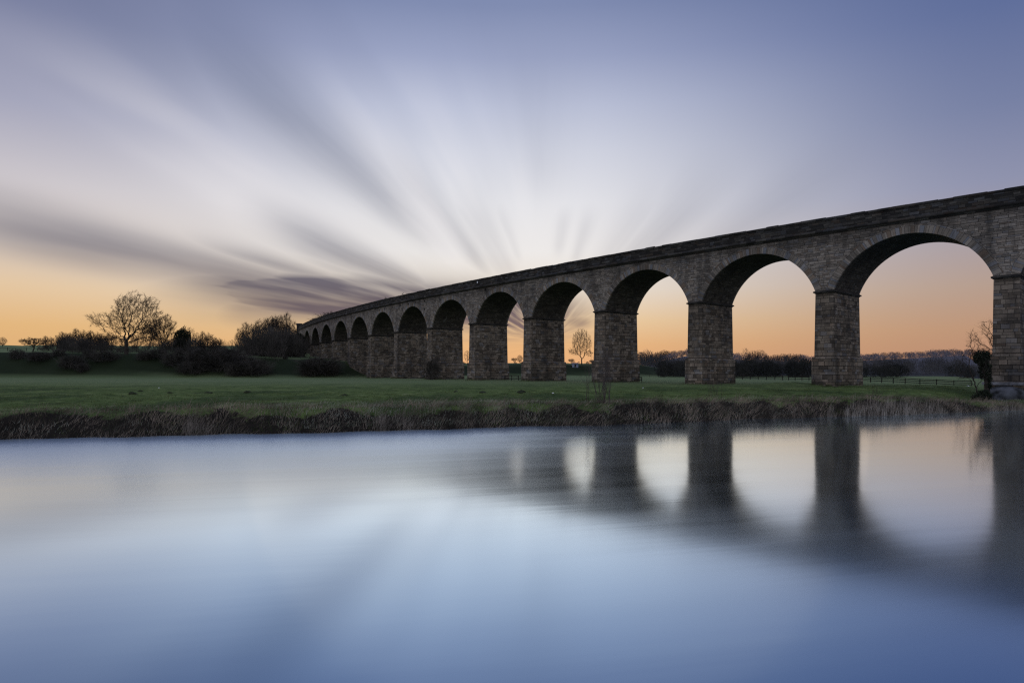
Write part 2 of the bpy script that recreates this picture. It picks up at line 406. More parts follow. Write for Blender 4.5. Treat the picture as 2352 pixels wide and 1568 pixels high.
# footing and rounded cutwaters of the pier on the river bank
T = frame_at(0)
mb = MB(); mb.box(-HB - 1.05, HB + 1.05, -1.05, DEP + 1.05, 1.80, 2.146, T, 0.0); LED = mb
mb = MB()
mb.box(-HB - 0.85, HB + 0.85, -0.85, DEP + 0.85, -1.8, 1.796, T, 0.1)
vpart(mb, 'footing', M_PLINTH, piers[0]); vpart(LED, 'ledge', M_LEDGE, piers[0])
for sgn, yb in ((-1, -0.85), (1, DEP + 0.85)):
    mb = MB(); na, nr = 20, 7
    rings = []
    prof = [(-1.8, 1.0, 0.0), (0.35, 1.0, 2.1)] + [(0.35 + 1.35 * math.sin(q), math.cos(q), 2.1 + 2 * q) for q in np.linspace(0.15, 1.5, nr)]
    for z, k, vv in prof:
        rings.append([(T(2.35 * k * math.cos(t), yb + sgn * 2.3 * k * math.sin(t), z), (2.35 * t, vv)) for t in np.linspace(0, math.pi, na)])
    for a_, b_ in zip(rings, rings[1:]):
        for k in range(na - 1):
            mb.quad(a_[k][0], a_[k + 1][0], b_[k + 1][0], b_[k][0], a_[k][1], a_[k + 1][1], b_[k + 1][1], b_[k][1])
    vpart(mb, 'cutwater', M_CUT, piers[0], smooth=True)

S2 = PITCH / 2 - HB
RAD = (S2 * S2 + RISE * RISE) / (2 * RISE)
TH = math.asin(S2 / RAD); ZC = Z_SPR + RISE - RAD; RT = 1.10
NA = 40
for i in range(FIRST + 1, LAST + 1):
    sm_ = (i - 0.5) * PITCH
    th = np.linspace(-TH, TH, NA + 1)
    mb = MB()
    nn = np.linspace(0.0, DEP, 5)
    for k in range(NA):
        for q in range(4):
            pts = []
            for (t, n_) in ((th[k], nn[q]), (th[k + 1], nn[q]), (th[k + 1], nn[q + 1]), (th[k], nn[q + 1])):
                pts.append((P(sm_ + RAD * math.sin(t), n_, ZC + RAD * math.cos(t)), (n_, RAD * (t + TH))))
            mb.quad(*[p[0] for p in pts], *[p[1] for p in pts])
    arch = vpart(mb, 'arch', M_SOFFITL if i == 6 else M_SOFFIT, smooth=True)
    for n0, n1, nm in ((-0.05, 0.3, 'arch_ring'), (DEP + 0.05, DEP - 0.3, 'arch_ring')):
        mb = MB()
        for k in range(NA):
            t0, t1 = th[k], th[k + 1]
            def A(t, r_, n_): return P(sm_ + r_ * math.sin(t), n_, ZC + r_ * math.cos(t))
            u0, u1 = RAD * (t0 + TH), RAD * (t1 + TH)
            mb.quad(A(t0, RAD - .02, n0), A(t1, RAD - .02, n0), A(t1, RAD + RT, n0), A(t0, RAD + RT, n0), (u0, .1), (u1, .1), (u1, 1.2), (u0, 1.2))
            mb.quad(A(t0, RAD - .02, n1), A(t1, RAD - .02, n1), A(t1, RAD - .02, n0), A(t0, RAD - .02, n0), (u0, .4), (u1, .4), (u1, .75), (u0, .75))
            mb.quad(A(t0, RAD + RT, n0), A(t1, RAD + RT, n0), A(t1, RAD + RT, n1), A(t0, RAD + RT, n1), (u0, .4), (u1, .4), (u1, .75), (u0, .75))
        for t in (-TH, TH):
            mb.quad(A(t, RAD - .02, n0), A(t, RAD + RT, n0), A(t, RAD + RT, n1), A(t, RAD - .02, n1), (0, .1), (1.1, .1), (1.1, .4), (0, .4))
        vpart(mb, nm, M_RING, arch)
# spandrel walls (both faces)
S_A, S_B = FIRST * PITCH - HB, LAST * PITCH - HB + 0.2
for n_ in (0.0, DEP):
    mb = MB()
    ss = np.arange(S_A, S_B, 0.45).tolist() + [S_B]
    def zbot(s):
        q = (s / PITCH) - math.floor(s / PITCH)
        off = (q - 0.5) * PITCH
        if abs(off) >= S2: return Z_SPR
        r_ = RAD + 0.4
        return max(Z_SPR, ZC + math.sqrt(max(r_ * r_ - off * off, 0)))
    for s0, s1 in zip(ss, ss[1:]):
        z0, z1 = zbot(s0), zbot(s1)
        mb.quad(P(s0, n_, z0), P(s1, n_, z1), P(s1, n_, Z_STR + 0.1), P(s0, n_, Z_STR + 0.1), (s0, z0), (s1, z1), (s1, Z_STR + .1), (s0, Z_STR + .1))
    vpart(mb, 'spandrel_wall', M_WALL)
def extrude(name, prof, mat, s0, s1, ds=1.8, parent=None, voff=0.0, jit=0.0):
    mb = MB(); ss = np.arange(s0, s1, ds).tolist() + [s1]
    per = [0.0]
    for a_, b_ in zip(prof, prof[1:]): per.append(per[-1] + math.dist(a_, b_))
    for sa, sb in zip(ss, ss[1:]):
        dz_, dn_ = random.gauss(0, jit), random.gauss(0, jit)
        for k in range(len(prof) - 1):
            (na, za), (nb, zb) = prof[k], prof[k + 1]
            top_ = lambda z: dz_ if z > prof[0][1] + 0.02 else 0.0
            na, nb, za, zb = na + dn_, nb + dn_, za + top_(za), zb + top_(zb)
            mb.quad(P(sa, na, za), P(sb, na, za), P(sb, nb, zb), P(sa, nb, zb), (sa, voff + per[k]), (sb, voff + per[k]), (sb, voff + per[k + 1]), (sa, voff + per[k + 1]))
    for s_ in (s0, s1):
        i0 = len(mb.v)
        mb.v += [P(s_, n_, z_) for n_, z_ in prof[:-1]]; mb.uv += [(n_, z_) for n_, z_ in prof[:-1]]
        mb.f.append(tuple(range(i0, i0 + len(prof) - 1)))
    return vpart(mb, name, mat, parent)
for flip in (False, True):
    fx = (lambda n_: DEP - n_) if flip else (lambda n_: n_)
    pr = [(0.2, Z_STR), (-0.12, Z_STR), (-0.20, Z_STR + 0.12), (-0.34, Z_STR + 0.22), (-0.42, Z_STR + 0.34), (-0.40, Z_STR + 0.48), (-0.26, Z_STR + 0.60), (0.2, Z_STR + 0.60), (0.2, Z_STR)]
    extrude('string_course', [(fx(a_), z_) for a_, z_ in pr], M_COPE, S_A, S_B)
    pr = [(0.42, Z_STR + 0.604), (-0.08, Z_STR + 0.604), (-0.08, Z_TOP - 0.36), (0.42, Z_TOP - 0.36), (0.42, Z_STR + 0.604)]
    extrude('parapet', [(fx(a_), z_) for a_, z_ in pr], M_PARA, S_A, S_B)
    pr = [(0.52, Z_TOP - 0.356), (-0.20, Z_TOP - 0.356), (-0.22, Z_TOP - 0.12), (-0.12, Z_TOP - 0.02), (0.16, Z_TOP + 0.05), (0.44, Z_TOP - 0.02), (0.54, Z_TOP - 0.12), (0.52, Z_TOP - 0.356)]
    extrude('coping', [(fx(a_), z_) for a_, z_ in pr], M_COPE, S_A, S_B, jit=0.028)
extrude('trackbed', [(0.45, Z_STR + 0.3), (0.45, Z_STR + 0.85), (DEP - 0.45, Z_STR + 0.85), (DEP - 0.45, Z_STR + 0.3), (0.45, Z_STR + 0.3)], M_PARA, S_A, S_B)
# end pilaster on the abutment
T = frame_at(LAST * PITCH)
mb = MB(); mb.box(-HB + 0.2, 11.0, 0.02, DEP - 0.02, 2.0, Z_STR + 0.5, T); ab = vpart(mb, 'abutment', M_WALL)
for yb in (-0.7, DEP - 1.6):
    mb = MB(); mb.box(0.2, 2.6, yb, yb + 2.3, 2.0, Z_TOP + 0.75, T); pl = vpart(mb, 'pilaster', M_PARA, ab)
    mb = MB(); mb.box(-0.15, 2.95, yb - 0.35, yb + 2.65, Z_TOP + 0.754, Z_TOP + 1.1, T); mb.box(0.1, 2.7, yb - 0.1, yb + 2.4, Z_TOP + 1.104, Z_TOP + 1.5, T, 0.2)
    vpart(mb, 'pilaster_cap', M_COPE, pl) if False else vpart(mb, 'pilaster_cap', M_COPE, ab)
# drain holes in the spandrels, where the photograph shows them
def on_face(x, y):
    lo, hi = -20.0, 300.0
    fu = lambda s: 1176 + F * P(s, 0, 0)[0] / P(s, 0, 0)[1]
    for _ in range(60):
        mid = (lo + hi) / 2
        if fu(mid) > x: lo = mid
        else: hi = mid
    Yd = P(lo, 0, 0)[1]
    return lo, zat(y, Yd)
for zx, zy in ((85, 545), (207, 525), (308, 505), (452, 468), (603, 438), (765, 408), (893, 385), (1072, 350), (1075, 505), (2232, 132)):
    s_, z_ = on_face((900 + zx / 7.84) * 0.9408, (690 + zy / 7.84) * 0.9408)
    mb = MB(); w_ = 0.21
    mb.box(-w_, w_, -0.06, 0.1, z_ - w_ * 1.3, z_ + w_ * 1.3, frame_at(s_))
    vpart(mb, 'drain_hole', M_HOLE)
s_, z_ = on_face((1050 + 391 / 3.357) * 0.9408, (600 + 299 / 3.357) * 0.9408)
mb = MB(); mb.box(-0.16, 0.16, -0.16, 0.0, z_ - 0.24, z_ + 0.24, frame_at(s_)); vpart(mb, 'number_plate', M_PAPER)

# ------------------------------------------------------------------ trees
def tubes(P0, P1, R0, R1, sides):
    """one tapered prism per branch segment"""
    P0 = np.asarray(P0); P1 = np.asarray(P1); R0 = np.asarray(R0); R1 = np.asarray(R1)
    d = P1 - P0; L = np.linalg.norm(d, axis=1, keepdims=True); d = d / np.maximum(L, 1e-6)
    ref = np.where(np.abs(d[:, 2:3]) > 0.9, np.array([[1., 0, 0]]), np.array([[0., 0, 1]]))
    a = np.cross(d, ref); a /= np.maximum(np.linalg.norm(a, axis=1, keepdims=True), 1e-6)
    b_ = np.cross(d, a)
    ang = np.linspace(0, 2 * math.pi, sides, endpoint=False)
    c, s = np.cos(ang)[None, :, None], np.sin(ang)[None, :, None]
    ring = a[:, None, :] * c + b_[:, None, :] * s
    v0 = P0[:, None, :] + ring * R0[:, None, None]; v1 = P1[:, None, :] + ring * R1[:, None, None]
    V = np.concatenate([v0, v1], 1).reshape(-1, 3)
    n = len(P0); base = np.arange(n)[:, None] * 2 * sides; k = np.arange(sides)[None, :]; k2 = (k + 1) % sides
    Fq = np.stack([base + k, base + k2, base + sides + k2, base + sides + k], -1).reshape(-1, 4)
    return V, Fq

def slivers(Pt, D, Ln, W, r):
    """thin twig blades as quads that narrow to a point"""
    Pt = np.asarray(Pt); n = len(Pt)
    D = D / np.maximum(np.linalg.norm(D, axis=1, keepdims=True), 1e-6)
    sd = np.cross(D, r.normal(size=(n, 3))); sd /= np.maximum(np.linalg.norm(sd, axis=1, keepdims=True), 1e-6)
    a = Pt - sd * W[:, None] * 0.5; b_ = Pt + sd * W[:, None] * 0.5
    tip = Pt + D * Ln[:, None]
    c = tip + sd * W[:, None] * 0.12; d = tip - sd * W[:, None] * 0.12
    V = np.stack([a, b_, c, d], 1).reshape(-1, 3)
    return V, np.arange(n * 4).reshape(n, 4)

def colonize(r, attr, trunk, step, di, dk, maxit=260, jit=0.25):
    nodes = [np.array(p, float) for p in trunk]; par = [-1] + list(range(len(trunk) - 1))
    nch = [1] * len(trunk)
    A_ = np.array(attr, float)
    N_ = np.array(nodes)
    dm = np.linalg.norm(A_[:, None] - N_[None], axis=2)
    near = dm.argmin(1); dist = dm.min(1)
    for it in range(maxit):
        ok = dist < di
        if not ok.any(): break
        new = []; npar = []
        order = np.argsort(near[ok]); ai = np.where(ok)[0][order]; nn_ = near[ai]
        uq, st = np.unique(nn_, return_index=True)
        for k, nd in enumerate(uq):
            grp = ai[st[k]: st[k + 1] if k + 1 < len(st) else None]
            if nch[nd] > 3: continue
            dv = A_[grp] - nodes[nd]; dv /= np.maximum(np.linalg.norm(dv, axis=1, keepdims=True), 1e-6)
            g_ = dv.sum(0); g_ /= max(np.linalg.norm(g_), 1e-6)
            g_ = g_ + r.normal(size=3) * jit; g_ /= np.linalg.norm(g_)
            new.append(nodes[nd] + g_ * step); npar.append(nd)
        if not new: break
        b0 = len(nodes)
        for p_, q in zip(new, npar): nodes.append(p_); par.append(q); nch.append(0); nch[q] += 1
        nd_ = np.linalg.norm(A_[:, None] - np.array(new)[None], axis=2)
        j = nd_.argmin(1); dd = nd_.min(1); up = dd < dist
        near[up] = b0 + j[up]; dist[up] = dd[up]
        keep = dist > dk
        A_, near, dist = A_[keep], near[keep], dist[keep]
        if len(A_) == 0: break
    return np.array(nodes), np.array(par)

def tree_mesh(seed, attr, trunk, step, di, dk, r0, power=2.2, twigs=3, twl=(0.5, 1.3), tww=0.05, thick=4.0, jit=0.25, flare=1.35):
    """returns (trunk mesh data, crown mesh data) in local coordinates"""
    r = np.random.default_rng(seed)
    N_, par = colonize(r, attr, trunk, step, di, dk, jit=jit)
    n = len(N_); acc = np.zeros(n); rad = np.zeros(n); kids = np.zeros(n, int)
    for k in range(n - 1, -1, -1):
        rad[k] = r0 if kids[k] == 0 else acc[k] ** (1 / power)
        if par[k] >= 0: acc[par[k]] += rad[k] ** power; kids[par[k]] += 1
    e = np.where(par >= 0)[0]
    R0 = np.minimum(rad[par[e]], rad[e] * 1.6); R1 = rad[e]
    if flare:
        hgt = N_[par[e]][:, 2] / max(N_[:, 2].max(), 1e-3)
        R0 = R0 * (1 + (flare - 1) * np.exp(-hgt * 30)); R1 = R1 * (1 + (flare - 1) * np.exp(-N_[e][:, 2] / max(N_[:, 2].max(), 1e-3) * 30))
    big = R1 > r0 * thick
    tr = tubes(N_[par[e]][big], N_[e][big], R0[big], R1[big], 7)
    c1 = tubes(N_[par[e]][~big], N_[e][~big], R0[~big], R1[~big], 3)
    small = np.where(rad < r0 * 2.6)[0]; small = small[par[small] >= 0]
    pk = np.repeat(small, twigs)
    dirn = N_[pk] - N_[par[pk]]; dirn /= np.maximum(np.linalg.norm(dirn, axis=1, keepdims=True), 1e-6)
    D = dirn * 0.8 + r.normal(size=(len(pk), 3)) * 0.55 + np.array([0, 0, 0.15])
    off = (N_[pk] - N_[par[pk]]) * r.random((len(pk), 1))
    c2 = slivers(N_[par[pk]] + off, D, r.uniform(*twl, len(pk)), np.full(len(pk), tww), r)
    V = np.concatenate([c1[0], c2[0]]); Fq = np.concatenate([c1[1], c2[1] + len(c1[0])])
    return tr, (V, Fq), float(N_[:, 2].max())

def ellipsoid(r, n, c, rad, shell=0.55, zmin=None):
    d = r.normal(size=(n * 2, 3)); d /= np.linalg.norm(d, axis=1, keepdims=True)
    k = (shell ** 3 + (1 - shell ** 3) * r.random(n * 2)) ** (1 / 3)
    p = np.array(c) + d * k[:, None] * np.array(rad)
    if zmin is not None: p = p[p[:, 2] > zmin]
    return p[:n]

def lobed(r, n, c, rad, nl, lr, zmin=0.5):
    """attractors gathered in uneven clumps so that the crown has gaps and a ragged outline"""
    cs = ellipsoid(r, nl, c, np.array(rad) * 0.86, 0.55, zmin); out = []
    for q in cs:
        k = lr * r.uniform(0.7, 1.3); out.append(ellipsoid(r, max(6, n // len(cs)), q, (k, k, k * 0.75), 0.1))
    out.append(ellipsoid(r, n // 8, c, np.array(rad) * 0.8, 0.2, zmin))
    return np.concatenate(out)

def make_tree(name, label, cat, mats, data, group=None, parts=('trunk', 'crown')):
    root = empty(name, label, cat, (0, 0, 0), 0, group)
    (tv, tf), (cv, cf), h = data
    if len(tf): obj(parts[0], tv, tf, mats[0], root)
    obj(parts[1], cv, cf, mats[1], root)
    root['tree_h'] = h
    return root
def copy_tree(o):
    c = o.copy(); COL.objects.link(c)
    for ch in list(o.children):
        k = ch.copy(); COL.objects.link(k); k.parent = c
    return c
used = set()
def place(proto, x, top, Y, label, group=None, wide=1.0, rz=None, cat=None, sink=0.25, name=None, dz=0.0):
    if proto.name in used: o = copy_tree(proto)
    else: o = proto; used.add(proto.name)
    X = at(x, Y); g0 = gz(X, Y) - sink + dz
    s = (zat(top, Y) - g0) / proto['tree_h']
    o.location = (X, Y, g0); o.scale = (s * wide, s * wide, s)
    o.rotation_euler = (0, 0, random.uniform(0, 6.28) if rz is None else rz)
    o['label'] = label
    if group: o['group'] = group
    elif 'group' in o: del o['group']
    if cat: o['category'] = cat
    if name: o.name = name
    return o
def col(z, n=6, lean=0.0, r=None):
    return [(lean * (k / n) ** 1.5, 0, z * k / n) for k in range(n + 1)]

r = np.random.default_rng(11)
# the great oak: dome on top, a long side limb to the left, low boughs
H_ = 24.0
att = np.concatenate([lobed(r, 2600, (3.3, 0, 11.4), (9.4, 9.0, 10.4), 62, 1.9, 7.5), ellipsoid(r, 700, (3.3, 0, 11.6), (8.4, 8.0, 9.4), 0.25, 7.5), lobed(r, 560, (-9.2, 0, 11.4), (4.8, 4.6, 3.2), 11, 1.4, 5),
                      lobed(r, 480, (-6.2, 0, 5.8), (6.0, 6, 2.6), 10, 1.4, 2.0), lobed(r, 460, (7.6, 0, 6.4), (5.6, 6, 2.8), 9, 1.5, 2.2)])
oak_d = tree_mesh(1, att, [(0, 0, 0.55 * k) for k in range(9)], 0.5, 7.0, 0.74, 0.0175, 1.93, 6, (0.4, 1.25), 0.044, 8.0, 0.34)
oak = make_tree('oak_tree', 'tallest bare oak with wide domed crown and side limb, on the far left terrace', 'tree', (M_BARK, M_TWIG), oak_d)
# park tree, egg shaped
att = np.concatenate([ellipsoid(r, 1100, (0, 0, 11.0), (5.4, 5.4, 6.6), 0.35, 3.6), lobed(r, 900, (0, 0, 11.0), (5.7, 5.7, 6.8), 40, 1.2, 3.6), lobed(r, 420, (-4.8, 0, 6.2), (3.4, 4, 2.4), 8, 1.1, 2.8), lobed(r, 300, (4.4, 1, 5.8), (3, 4, 2.0), 6, 1.1, 2.8)])
park_d = tree_mesh(2, att, col(2.4, 6), 0.42, 6.0, 0.70, 0.017, 2.05, 5, (0.4, 1.1), 0.045, 6.0, 0.3)
park = make_tree('bare_tree', 'x', 'tree', (M_BARK, M_TWIG), park_d)
# rounded copse tree with many stems
att = lobed(r, 1900, (0, 0, 8.4), (5.2, 5.2, 7.2), 26, 1.7, 1.6)
cop_d = tree_mesh(3, att, col(1.6, 4), 0.42, 6.0, 0.75, 0.02, 2.15, 6, (0.6, 1.7), 0.06, 4.5, 0.34)
cop = make_tree('copse_tree', 'x', 'tree', (M_BARK, M_TWIG), cop_d)
# hawthorn, flat topped
att = ellipsoid(r, 520, (0, 0, 4.4), (4.8, 4.6, 1.8), 0.2, 2.6)
haw_d = tree_mesh(4, att, col(1.9, 4, 0.5), 0.34, 5.0, 0.6, 0.030, 2.3, 5, (0.3, 0.9), 0.06, 3.0, 0.45)
haw = make_tree('hawthorn', 'x', 'tree', (M_BARK, M_TWIG), haw_d)
# slim tree
att = ellipsoid(r, 520, (0, 0, 8.6), (2.6, 2.6, 5.6), 0.3, 3.4)
slim_d = tree_mesh(5, att, col(3.4, 6), 0.45, 5.0, 0.85, 0.03, 2.3, 4, (0.4, 1.1), 0.05, 3.0, 0.28)
slim = make_tree('slim_tree', 'x', 'tree', (M_BARK, M_TWIG), slim_d)
# dense scrub bush
def bush_data(seed, n, rad, h, leaf, w):
    r_ = np.random.default_rng(seed)
    p = ellipsoid(r_, 260, (0, 0, h * 0.40), (rad, rad, h * 0.58), 0.3, 0.15)
    t = tree_mesh(seed, p, [(0, 0, -0.1), (0, 0, 0.25)], 0.32, 5.0, 0.6, 0.022, 2.3, 10, (0.5, 1.5), 0.045, 2.6, 0.35)
    q = ellipsoid(r_, n, (0, 0, h * 0.40), (rad, rad, h * 0.60), 0.15, 0.02)
    lump = 1 + 0.30 * np.sin(q[:, 0] * 2.1 + seed) * np.cos(q[:, 1] * 1.7 + q[:, 2]) 
    q = q * np.array([1, 1, 1]) * lump[:, None]
    D = q - np.array([0, 0, h * 0.1]) + r_.normal(size=q.shape) * 0.7
    s = slivers(q, D, r_.uniform(0.5, 1.3, len(q)) * leaf, r_.uniform(0.5, 1.2, len(q)) * w, r_)
    V = np.concatenate([t[1][0], s[0]]); Fq = np.concatenate([t[1][1], s[1] + len(t[1][0])])
    zc = 0.72 * h; V = V.copy(); up_ = V[:, 2] > zc; V[up_, 2] = zc + (V[up_, 2] - zc) * 0.42
    return t[0], (V, Fq), float(np.percentile(V[:, 2], 99.7))
bush = make_tree('scrub_bush', 'x', 'bush', (M_BARK, M_SCRUB), bush_data(6, 1500, 3.2, 4.6, 1.35, 0.06), parts=('stem', 'foliage'))
bush2 = make_tree('scrub_bush', 'x', 'bush', (M_BARK, M_SCRUB), bush_data(7, 1000, 2.5, 5.4, 1.4, 0.06), parts=('stem', 'foliage'))
ever = make_tree('evergreen_tree', 'x', 'tree', (M_BARK, M_EVER), bush_data(8, 3400, 2.1, 8.0, 0.6, 0.2), parts=('trunk', 'crown'))

o = place(oak, 290, 667, 232, 'tallest bare oak with a wide domed crown, on the terrace far left of the viaduct', rz=0.0); o.location.z = gz(o.location.x, o.location.y) - 0.4
place(park, 1336, 756, 322, 'tall bare egg-shaped tree seen through the fourth arch from the river pier', wide=0.9, rz=0.4)
place(park, 6, 774, 432, 'small bare tree cut by the left edge, on the skyline field', 'trees', 1.2).pop('group', None)
place(haw, 75, 776, 240, 'flat-topped hawthorn standing alone on the terrace near the left edge', wide=1.05, rz=0.6)
for k, (x, t, Y, w, lab) in enumerate([
        (112, 772, 250, 1.1, 'low rounded bare tree just right of the lone hawthorn'),
        (150, 763, 248, 1.15, 'broad bare tree second to the right of the lone hawthorn'),
        (186, 756, 252, 1.15, 'domed bare tree third to the right of the lone hawthorn'),
        (218, 760, 250, 1.0, 'twiggy bare tree closest to the left side of the tallest oak'),
        (575, 742, 268, 1.0, 'rounded bare tree at the left end of the copse beside the viaduct end'),
        (604, 731, 272, 1.0, 'rounded bare tree second from the left in the copse beside the viaduct end'),
        (628, 726, 276, 0.95, 'dense bare tree in the middle of the copse beside the viaduct end'),
        (648, 721, 270, 0.8, 'highest upright tree of the copse beside the viaduct end'),
        (668, 744, 280, 0.8, 'bare tree at the right end of the copse nearest the viaduct'),
        (553, 760, 266, 0.9, 'shorter bare tree at the copse edge beside the gap in the skyline'),
        (375, 724, 252, 0.95, 'bare twiggy tree just right of the tallest oak, second highest on the terrace'),
        (340, 745, 258, 0.9, 'thin-crowned tree half hidden behind the right boughs of the tallest oak'),
        (284, 774, 258, 0.9, 'low bare tree directly behind the trunk of the tallest oak'),
        (314, 766, 260, 1.0, 'bare tree just right behind the trunk of the tallest oak'),
        (236, 770, 256, 0.9, 'small bare tree under the side limb of the tallest oak'),
        (256, 765, 262, 0.9, 'low bare tree half hidden behind the left boughs of the tallest oak')]):
    place(cop, x, t, Y, lab, 'bare trees along the terrace', w)
place(ever, 405, 741, 240, 'dark dense ivy-covered tree right of the tallest oak', wide=1.05, name='ivy_covered_tree')
place(ever, 419, 751, 243, 'lower dark dense tree touching the taller ivy-covered one', wide=0.9, name='ivy_covered_tree')
place(slim, 436, 751, 262, 'slim bare tree between the ivy-covered pair and the big rounded bush', wide=1.25)
place(slim, 452, 763, 262, 'second slim bare tree, shorter, behind the big rounded bush', wide=1.3)
place(cop, 474, 762, 238, 'broad rounded leafless bush-like tree left of the gap in the skyline', None, 0.9)
place(cop, 500, 775, 236, 'smaller rounded leafless tree beside the gap in the skyline', None, 0.9)
place(slim, 533, 780, 258, 'small faint bare tree standing in the gap in the skyline', wide=1.5)
place(slim, 712, 770, 245, 'thin hazy bare tree on the green mound before the farthest arches', wide=1.1)
place(slim, 748, 718, 330, 'twiggy tree top peeping over the parapet at the far end', wide=2.2)
place(slim, 759, 715, 332, 'second twiggy tree top peeping over the parapet, the higher one', wide=2.0)
place(slim, 722, 730, 345, 'lowest twiggy tree top peeping over the parapet beside the end pillar', wide=2.0)
scr = [(40, 800, 226), (90, 806, 225), (135, 800, 228), (165, 812, 222), (205, 800, 228), (240, 804, 226), (330, 806, 228), (362, 800, 230), (395, 806, 226), (425, 795, 230), (455, 800, 226), (485, 796, 228), (508, 806, 225),
       (530, 800, 232), (556, 812, 227), (590, 822, 224), (545, 826, 222), (440, 828, 222), (190, 832, 220)]
for k, (x, t, Y) in enumerate(scr):
    place(bush if k % 2 else bush2, x, t, Y, 'dark leafless scrub bush in the thicket on the dark terrace slope', 'scrub bushes on the terrace slope', random.uniform(1.0, 1.6))
for k, (x, t, Y) in enumerate([(590, 775, 262), (612, 780, 258), (640, 772, 260), (662, 768, 266), (680, 766, 285), (672, 785, 262), (575, 790, 256)]):
    place(bush if k % 2 else bush2, x, t, Y, 'dark undergrowth bush at the foot of the copse beside the viaduct end', 'undergrowth bushes below the copse', random.uniform(0.8, 1.1))
place(ever, 684, 762, 276, 'black evergreen bush against the far end of the viaduct', wide=1.0, name='evergreen_bush', cat='bush')
place(ever, 668, 774, 270, 'lower black evergreen bush beside the far end of the viaduct', wide=1.2, name='evergreen_bush', cat='bush')
place(bush, 735, 816, 229, 'large dark bush halfway up the green mound before the farthest arches', wide=1.5)
place(bush2, 712, 828, 226, 'dark bush joined to the lower left of the large one on the mound', wide=1.3)
place(bush2, 760, 832, 228, 'dark bush at the lower right of the mound beside the piers', wide=1.2)
place(bush2, 655, 815, 240, 'small dark bush at the left top of the green mound', wide=1.1)
place(bush, 900 - 35, 845, 222, 'small dark bush at the foot of the ninth pier', wide=0.8)
place(bush2, 992, 820, 178, 'dark ivy bush clinging to the base of the seventh pier', wide=0.6)
place(park, 1194, 815, 345, 'small bare tree on the skyline behind the fifth arch, the right one', wide=1.1)
place(haw, 1181, 822, 340, 'low bare thorn left of the small skyline tree behind the fifth arch', wide=0.7)
place(slim, 1073, 805, 340, 'small bare tree in the narrow slit of the sixth arch', wide=1.4)
place(haw, 1312, 824, 335, 'low thorn left of the trunk of the tall tree behind the arch', wide=0.8)
place(haw, 1360, 826, 335, 'low thorn right of the trunk of the tall tree behind the arch', wide=0.8)
place(park, 1473, 810, 520, 'small domed tree on the hill edge beside the third pier', wide=1.3)
place(slim, 1713, 799, 430, 'tall narrow tree on the skyline between second and third piers', wide=1.1)
for k, (x, t, w, lab) in enumerate([(1730, 805, 1.0, 'round skyline tree next right of the tall narrow one'), (1746, 804, 1.1, 'larger round skyline tree second right of the tall narrow one'),
        (1765, 816, 1.2, 'low skyline tree third right of the tall narrow one'), (1782, 814, 1.2, 'low skyline tree fourth right of the tall narrow one'), (1799, 812, 1.3, 'spreading skyline tree at the middle of the row behind the second arch'),
        (1816, 812, 1.3, 'spreading skyline tree next to last of the row behind the second arch'), (1834, 813, 1.2, 'last spreading skyline tree of the row behind the second arch')]):
    place(park, x, t, 430 + 6 * (k % 3), lab, 'skyline trees behind the second arch', w * 1.1)
for k in range(17):
    x = 1992 + k * 17.5 + random.uniform(-5, 5)
    place(park, x, 814 - 0.040 * (x - 1985) - random.uniform(1, 5.0), 930 + random.uniform(-20, 20), 'tiny round tree on the hill crest seen through the first arch', 'tiny trees on the far hill crest', random.uniform(1.3, 1.9))
for k in range(8):
    x = 1490 + k * 12 + random.uniform(-4, 4)
    place(park, x, 820 - 14 * sm(np.array((x - 1480) / 50.0)) - random.uniform(0, 3), 900, 'tiny tree on the wooded hill crest seen through the third arch', 'tiny trees on the wooded hill crest', random.uniform(1.4, 2.0))

# riverside trees on the right
r = np.random.default_rng(21)
att = np.concatenate([ellipsoid(r, 160, (-0.6, 0, 5.9), (0.7, 0.8, 1.6), 0.1), ellipsoid(r, 90, (-1.7, 0.2, 4.6), (0.9, 0.9, 0.7), 0.1), ellipsoid(r, 120, (-1.4, 0, 3.0), (1.5, 1.2, 0.9), 0.1), ellipsoid(r, 90, (0.8, 0, 3.6), (0.9, 0.9, 1.4), 0.1)])
wil_d = tree_mesh(22, att, [(0, 0, 0), (-0.05, 0, 0.5), (-0.12, 0, 1.0), (-0.2, 0, 1.5)], 0.22, 3.0, 0.38, 0.012, 2.3, 3, (0.25, 0.7), 0.014, 3.0, 0.3)
wil = make_tree('willow_tree', 'x', 'tree', (M_BARK, M_TWIG), wil_d)
place(wil, 2247, 758, 77, 'bare slender willow leaning beside the river pier, in front of the ivy', rz=0.0)
att = np.concatenate([ellipsoid(r, 300, (-0.9, 0, 6.4), (1.7, 1.4, 1.9), 0.1), ellipsoid(r, 200, (0.8, 0, 5.0), (1.6, 1.4, 2.4), 0.1)])
w2_d = tree_mesh(23, att, [(0, 0, 0.6 * k) for k in range(4)], 0.24, 3.5, 0.42, 0.012, 2.3, 3, (0.3, 0.8), 0.014, 3.0, 0.3)
w2 = make_tree('willow_tree', 'x', 'tree', (M_BARK, M_TWIG), w2_d)
place(w2, 2290, 735, 93, 'bare twiggy tree half hidden behind the river pier', rz=0.0)
def leaf_cloud(r_, pts, size):
    n = len(pts); D = r_.normal(size=(n, 3)); return slivers(pts, D, r_.uniform(0.6, 1.3, n) * size, r_.uniform(0.6, 1.2, n) * size, r_)
IX, IY = at(2258, 80), 80.0
root = empty('ivy_clad_trunk', 'broken trunk smothered in black ivy beside the river pier', 'tree', (IX, IY, gz(IX, IY) - 0.1))
root_h = zat(803, IY) - gz(IX, IY)
path = np.array([(0.65, 0, 0), (0.55, 0, 1.2), (0.35, 0, 2.4), (0.15, 0, 3.4), (-0.05, 0, root_h - 0.5)])
